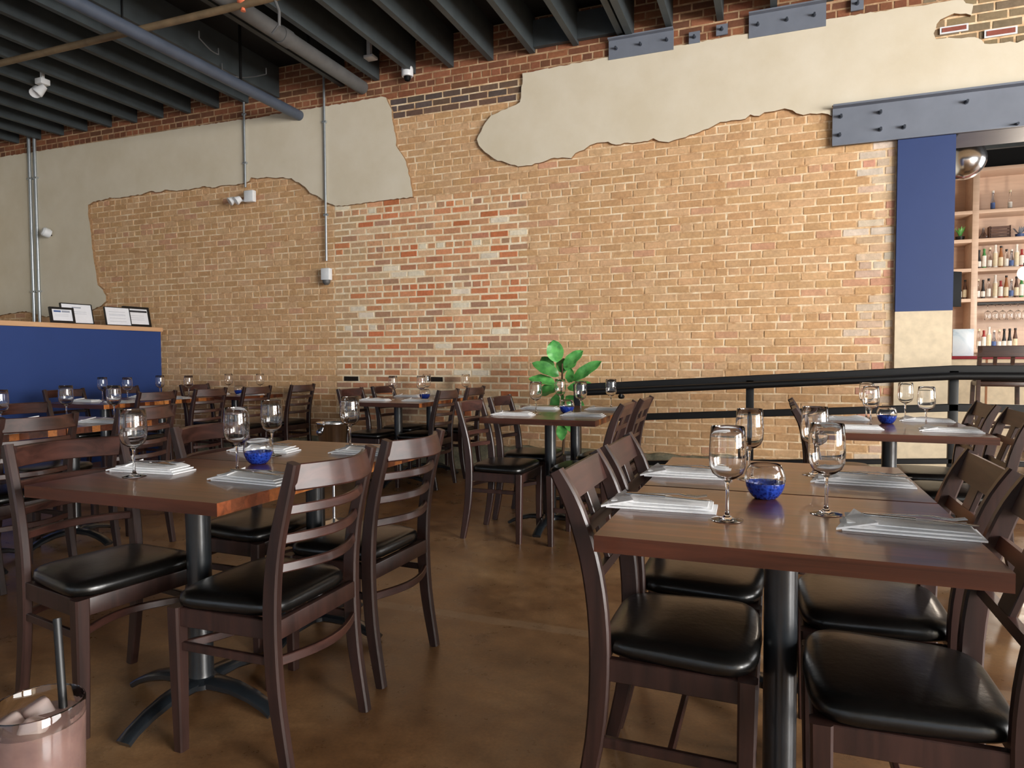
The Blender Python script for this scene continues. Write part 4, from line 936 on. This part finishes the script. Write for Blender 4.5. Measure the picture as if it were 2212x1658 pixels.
# bar stools: backs to the viewer
def bar_stool():
    t = empty('bar_stool')
    for s in (-1, 1):
        MB().sweep([(s*0.2, -0.2, 0), (s*0.2, -0.17, 0.4), (s*0.195, -0.165, 0.72), (s*0.195, -0.19, 0.9), (s*0.195, -0.235, 1.06)], (1, 0, 0), 0.02, 0.018, 0.3).build('back_post', 'stool_wood', t, 40)
        MB().sweep([(s*0.2, 0.19, 0), (s*0.185, 0.17, 0.7)], (1, 0, 0), 0.019, 0.019, 0.3).build('leg', 'stool_wood', t, 40)
    MB().sweep([(-0.215, -0.222, 1.01), (0, -0.245, 1.01), (0.215, -0.222, 1.01)], (0, 0, 1), 0.014, 0.055, 0.4).build('crest_rail', 'stool_wood', t, 40)
    MB().sweep([(-0.19, -0.19, 0.88), (0.19, -0.19, 0.88)], (0, 0, 1), 0.01, 0.02, 0.3).build('slat', 'stool_wood', t, 40)
    for x in (-0.07, 0.07): MB().sweep([(x, -0.19, 0.88), (x, -0.225, 1.0)], (1, 0, 0), 0.01, 0.016, 0.3).build('spindle', 'stool_wood', t, 40)
    MB().box(-0.2, 0.2, -0.18, 0.19, 0.67, 0.72, 0.01).build('seat_frame', 'stool_wood', t)
    MB().box(-0.205, 0.205, -0.17, 0.2, 0.721, 0.765, 0.018).build('seat', 'vinyl', t)
    for z, y in ((0.25, 0.18), (0.32, -0.18)): MB().box(-0.2, 0.2, y-0.012, y+0.012, z-0.015, z+0.015, 0.003).build('footrest', 'stool_wood', t)
    for s in (-1, 1): MB().box(s*0.195-0.01, s*0.195+0.01, -0.18, 0.18, 0.3, 0.33, 0.003).build('stretcher', 'stool_wood', t)
    return t
bs = bar_stool(); xx = ony(2102, 760, 8.0).x
bs.location = (xx+0.22, 8.0, BF); bs.rotation_euler = (0, 0, R(-4)); tag(bs, 'dark wooden bar stool at the right edge, left one', 'bar stool', 'bar stools')
b2 = copy_tree(bs); b2.location = (xx+0.72, 8.05, BF); b2.rotation_euler = (0, 0, R(3)); tag(b2, 'dark wooden bar stool cut by the right picture edge', 'bar stool', 'bar stools')

# ------------------------------------------------------------------ iced drink in the foreground
d = ray(78, 1516); q = Vector((0, 0, EYE))+d*(0.60/d.dot(_f))
GX, GY = q.x, q.y; GH = q.z-TH-0.001; GR = 0.0375
t = empty('drink_glass', (GX, GY, TH+0.0005)); tag(t, 'iced pink drink in a clear tumbler at the bottom left corner', 'drink')
MB().lathe([(0, 0), (GR*0.93, 0), (GR*0.95, 0.004), (GR, GH-0.002), (GR-0.001, GH), (GR-0.002, GH-0.002), (GR*0.95-0.002, 0.012), (0, 0.01)], 36).build('tumbler', 'clear_glass', t, 60)
MB().lathe([(0, 0.0095), (GR*0.95-0.0012, 0.0115), (GR-0.0014, GH-0.016), (0, GH-0.015)], 36).build('liquid', 'drink_liquid', t, 60)
rc = random.Random(4)
for k, (ax, r) in enumerate(((140, 0.0185), (232, 0.0185), (322, 0.0185))):
    o = MB().box(-0.0108, 0.0108, -0.0108, 0.0108, -0.0108, 0.0108, 0.004).build('ice_cube', 'ice', None, 60)
    o.location = (GX+r*math.cos(R(ax)), GY+r*math.sin(R(ax)), TH+GH-0.017); o.rotation_euler = (rc.uniform(-0.5, 0.5), rc.uniform(-0.5, 0.5), rc.uniform(0, 3))
    tag(o, ['ice cube at the left rim of the foreground drink', 'ice cube nearest the viewer in the foreground drink', 'ice cube by the right rim of the foreground drink'][k], 'ice cube', 'ice cubes in the drink')
b0 = Vector((GX+0.012, GY+0.018, TH+0.015))
d2 = ray(123, 1335); p2 = Vector((0, 0, EYE))+d2*(0.635/d2.dot(_f))
st = MB().tube([b0, p2], 0.0035, 12).build('drinking_straw', 'black_metal'); tag(st, 'dark metal straw standing in the foreground drink', 'straw')

# ------------------------------------------------------------------ small extras
q = onz(2122, 1116, 0)
t = empty('canister', (q.x, q.y, 0.0005)); tag(t, 'small white canister with pale blue lid on the floor by the railing', 'canister')
MB().lathe([(0, 0), (0.045, 0), (0.047, 0.005), (0.047, 0.13), (0, 0.13)], 20).build('body', 'white_plastic', t)
MB().lathe([(0.049, 0.125), (0.049, 0.15), (0.044, 0.154), (0, 0.154)], 20).build('lid', 'lid_blue', t)
for pts, lb in (((( 430, 82), (455, 108), (472, 118)), 'thin cable dropping from the joists beside the blue-grey pipe'), (((480, 150), (510, 166), (545, 166), (575, 160)), 'thin pale cable curving under the joists near the blue-grey pipe')):
    P = spline([tuple(onz(x, y, 4.02)) for x, y in pts], 12)
    P = [P[0]+Vector((0, 0, 0.06))]+P+[P[-1]+Vector((0, 0, 0.06))]
    o = MB().tube(P, 0.006, 6).build('ceiling_cable', 'pipe_grey'); tag(o, lb, 'cable', 'ceiling cables')
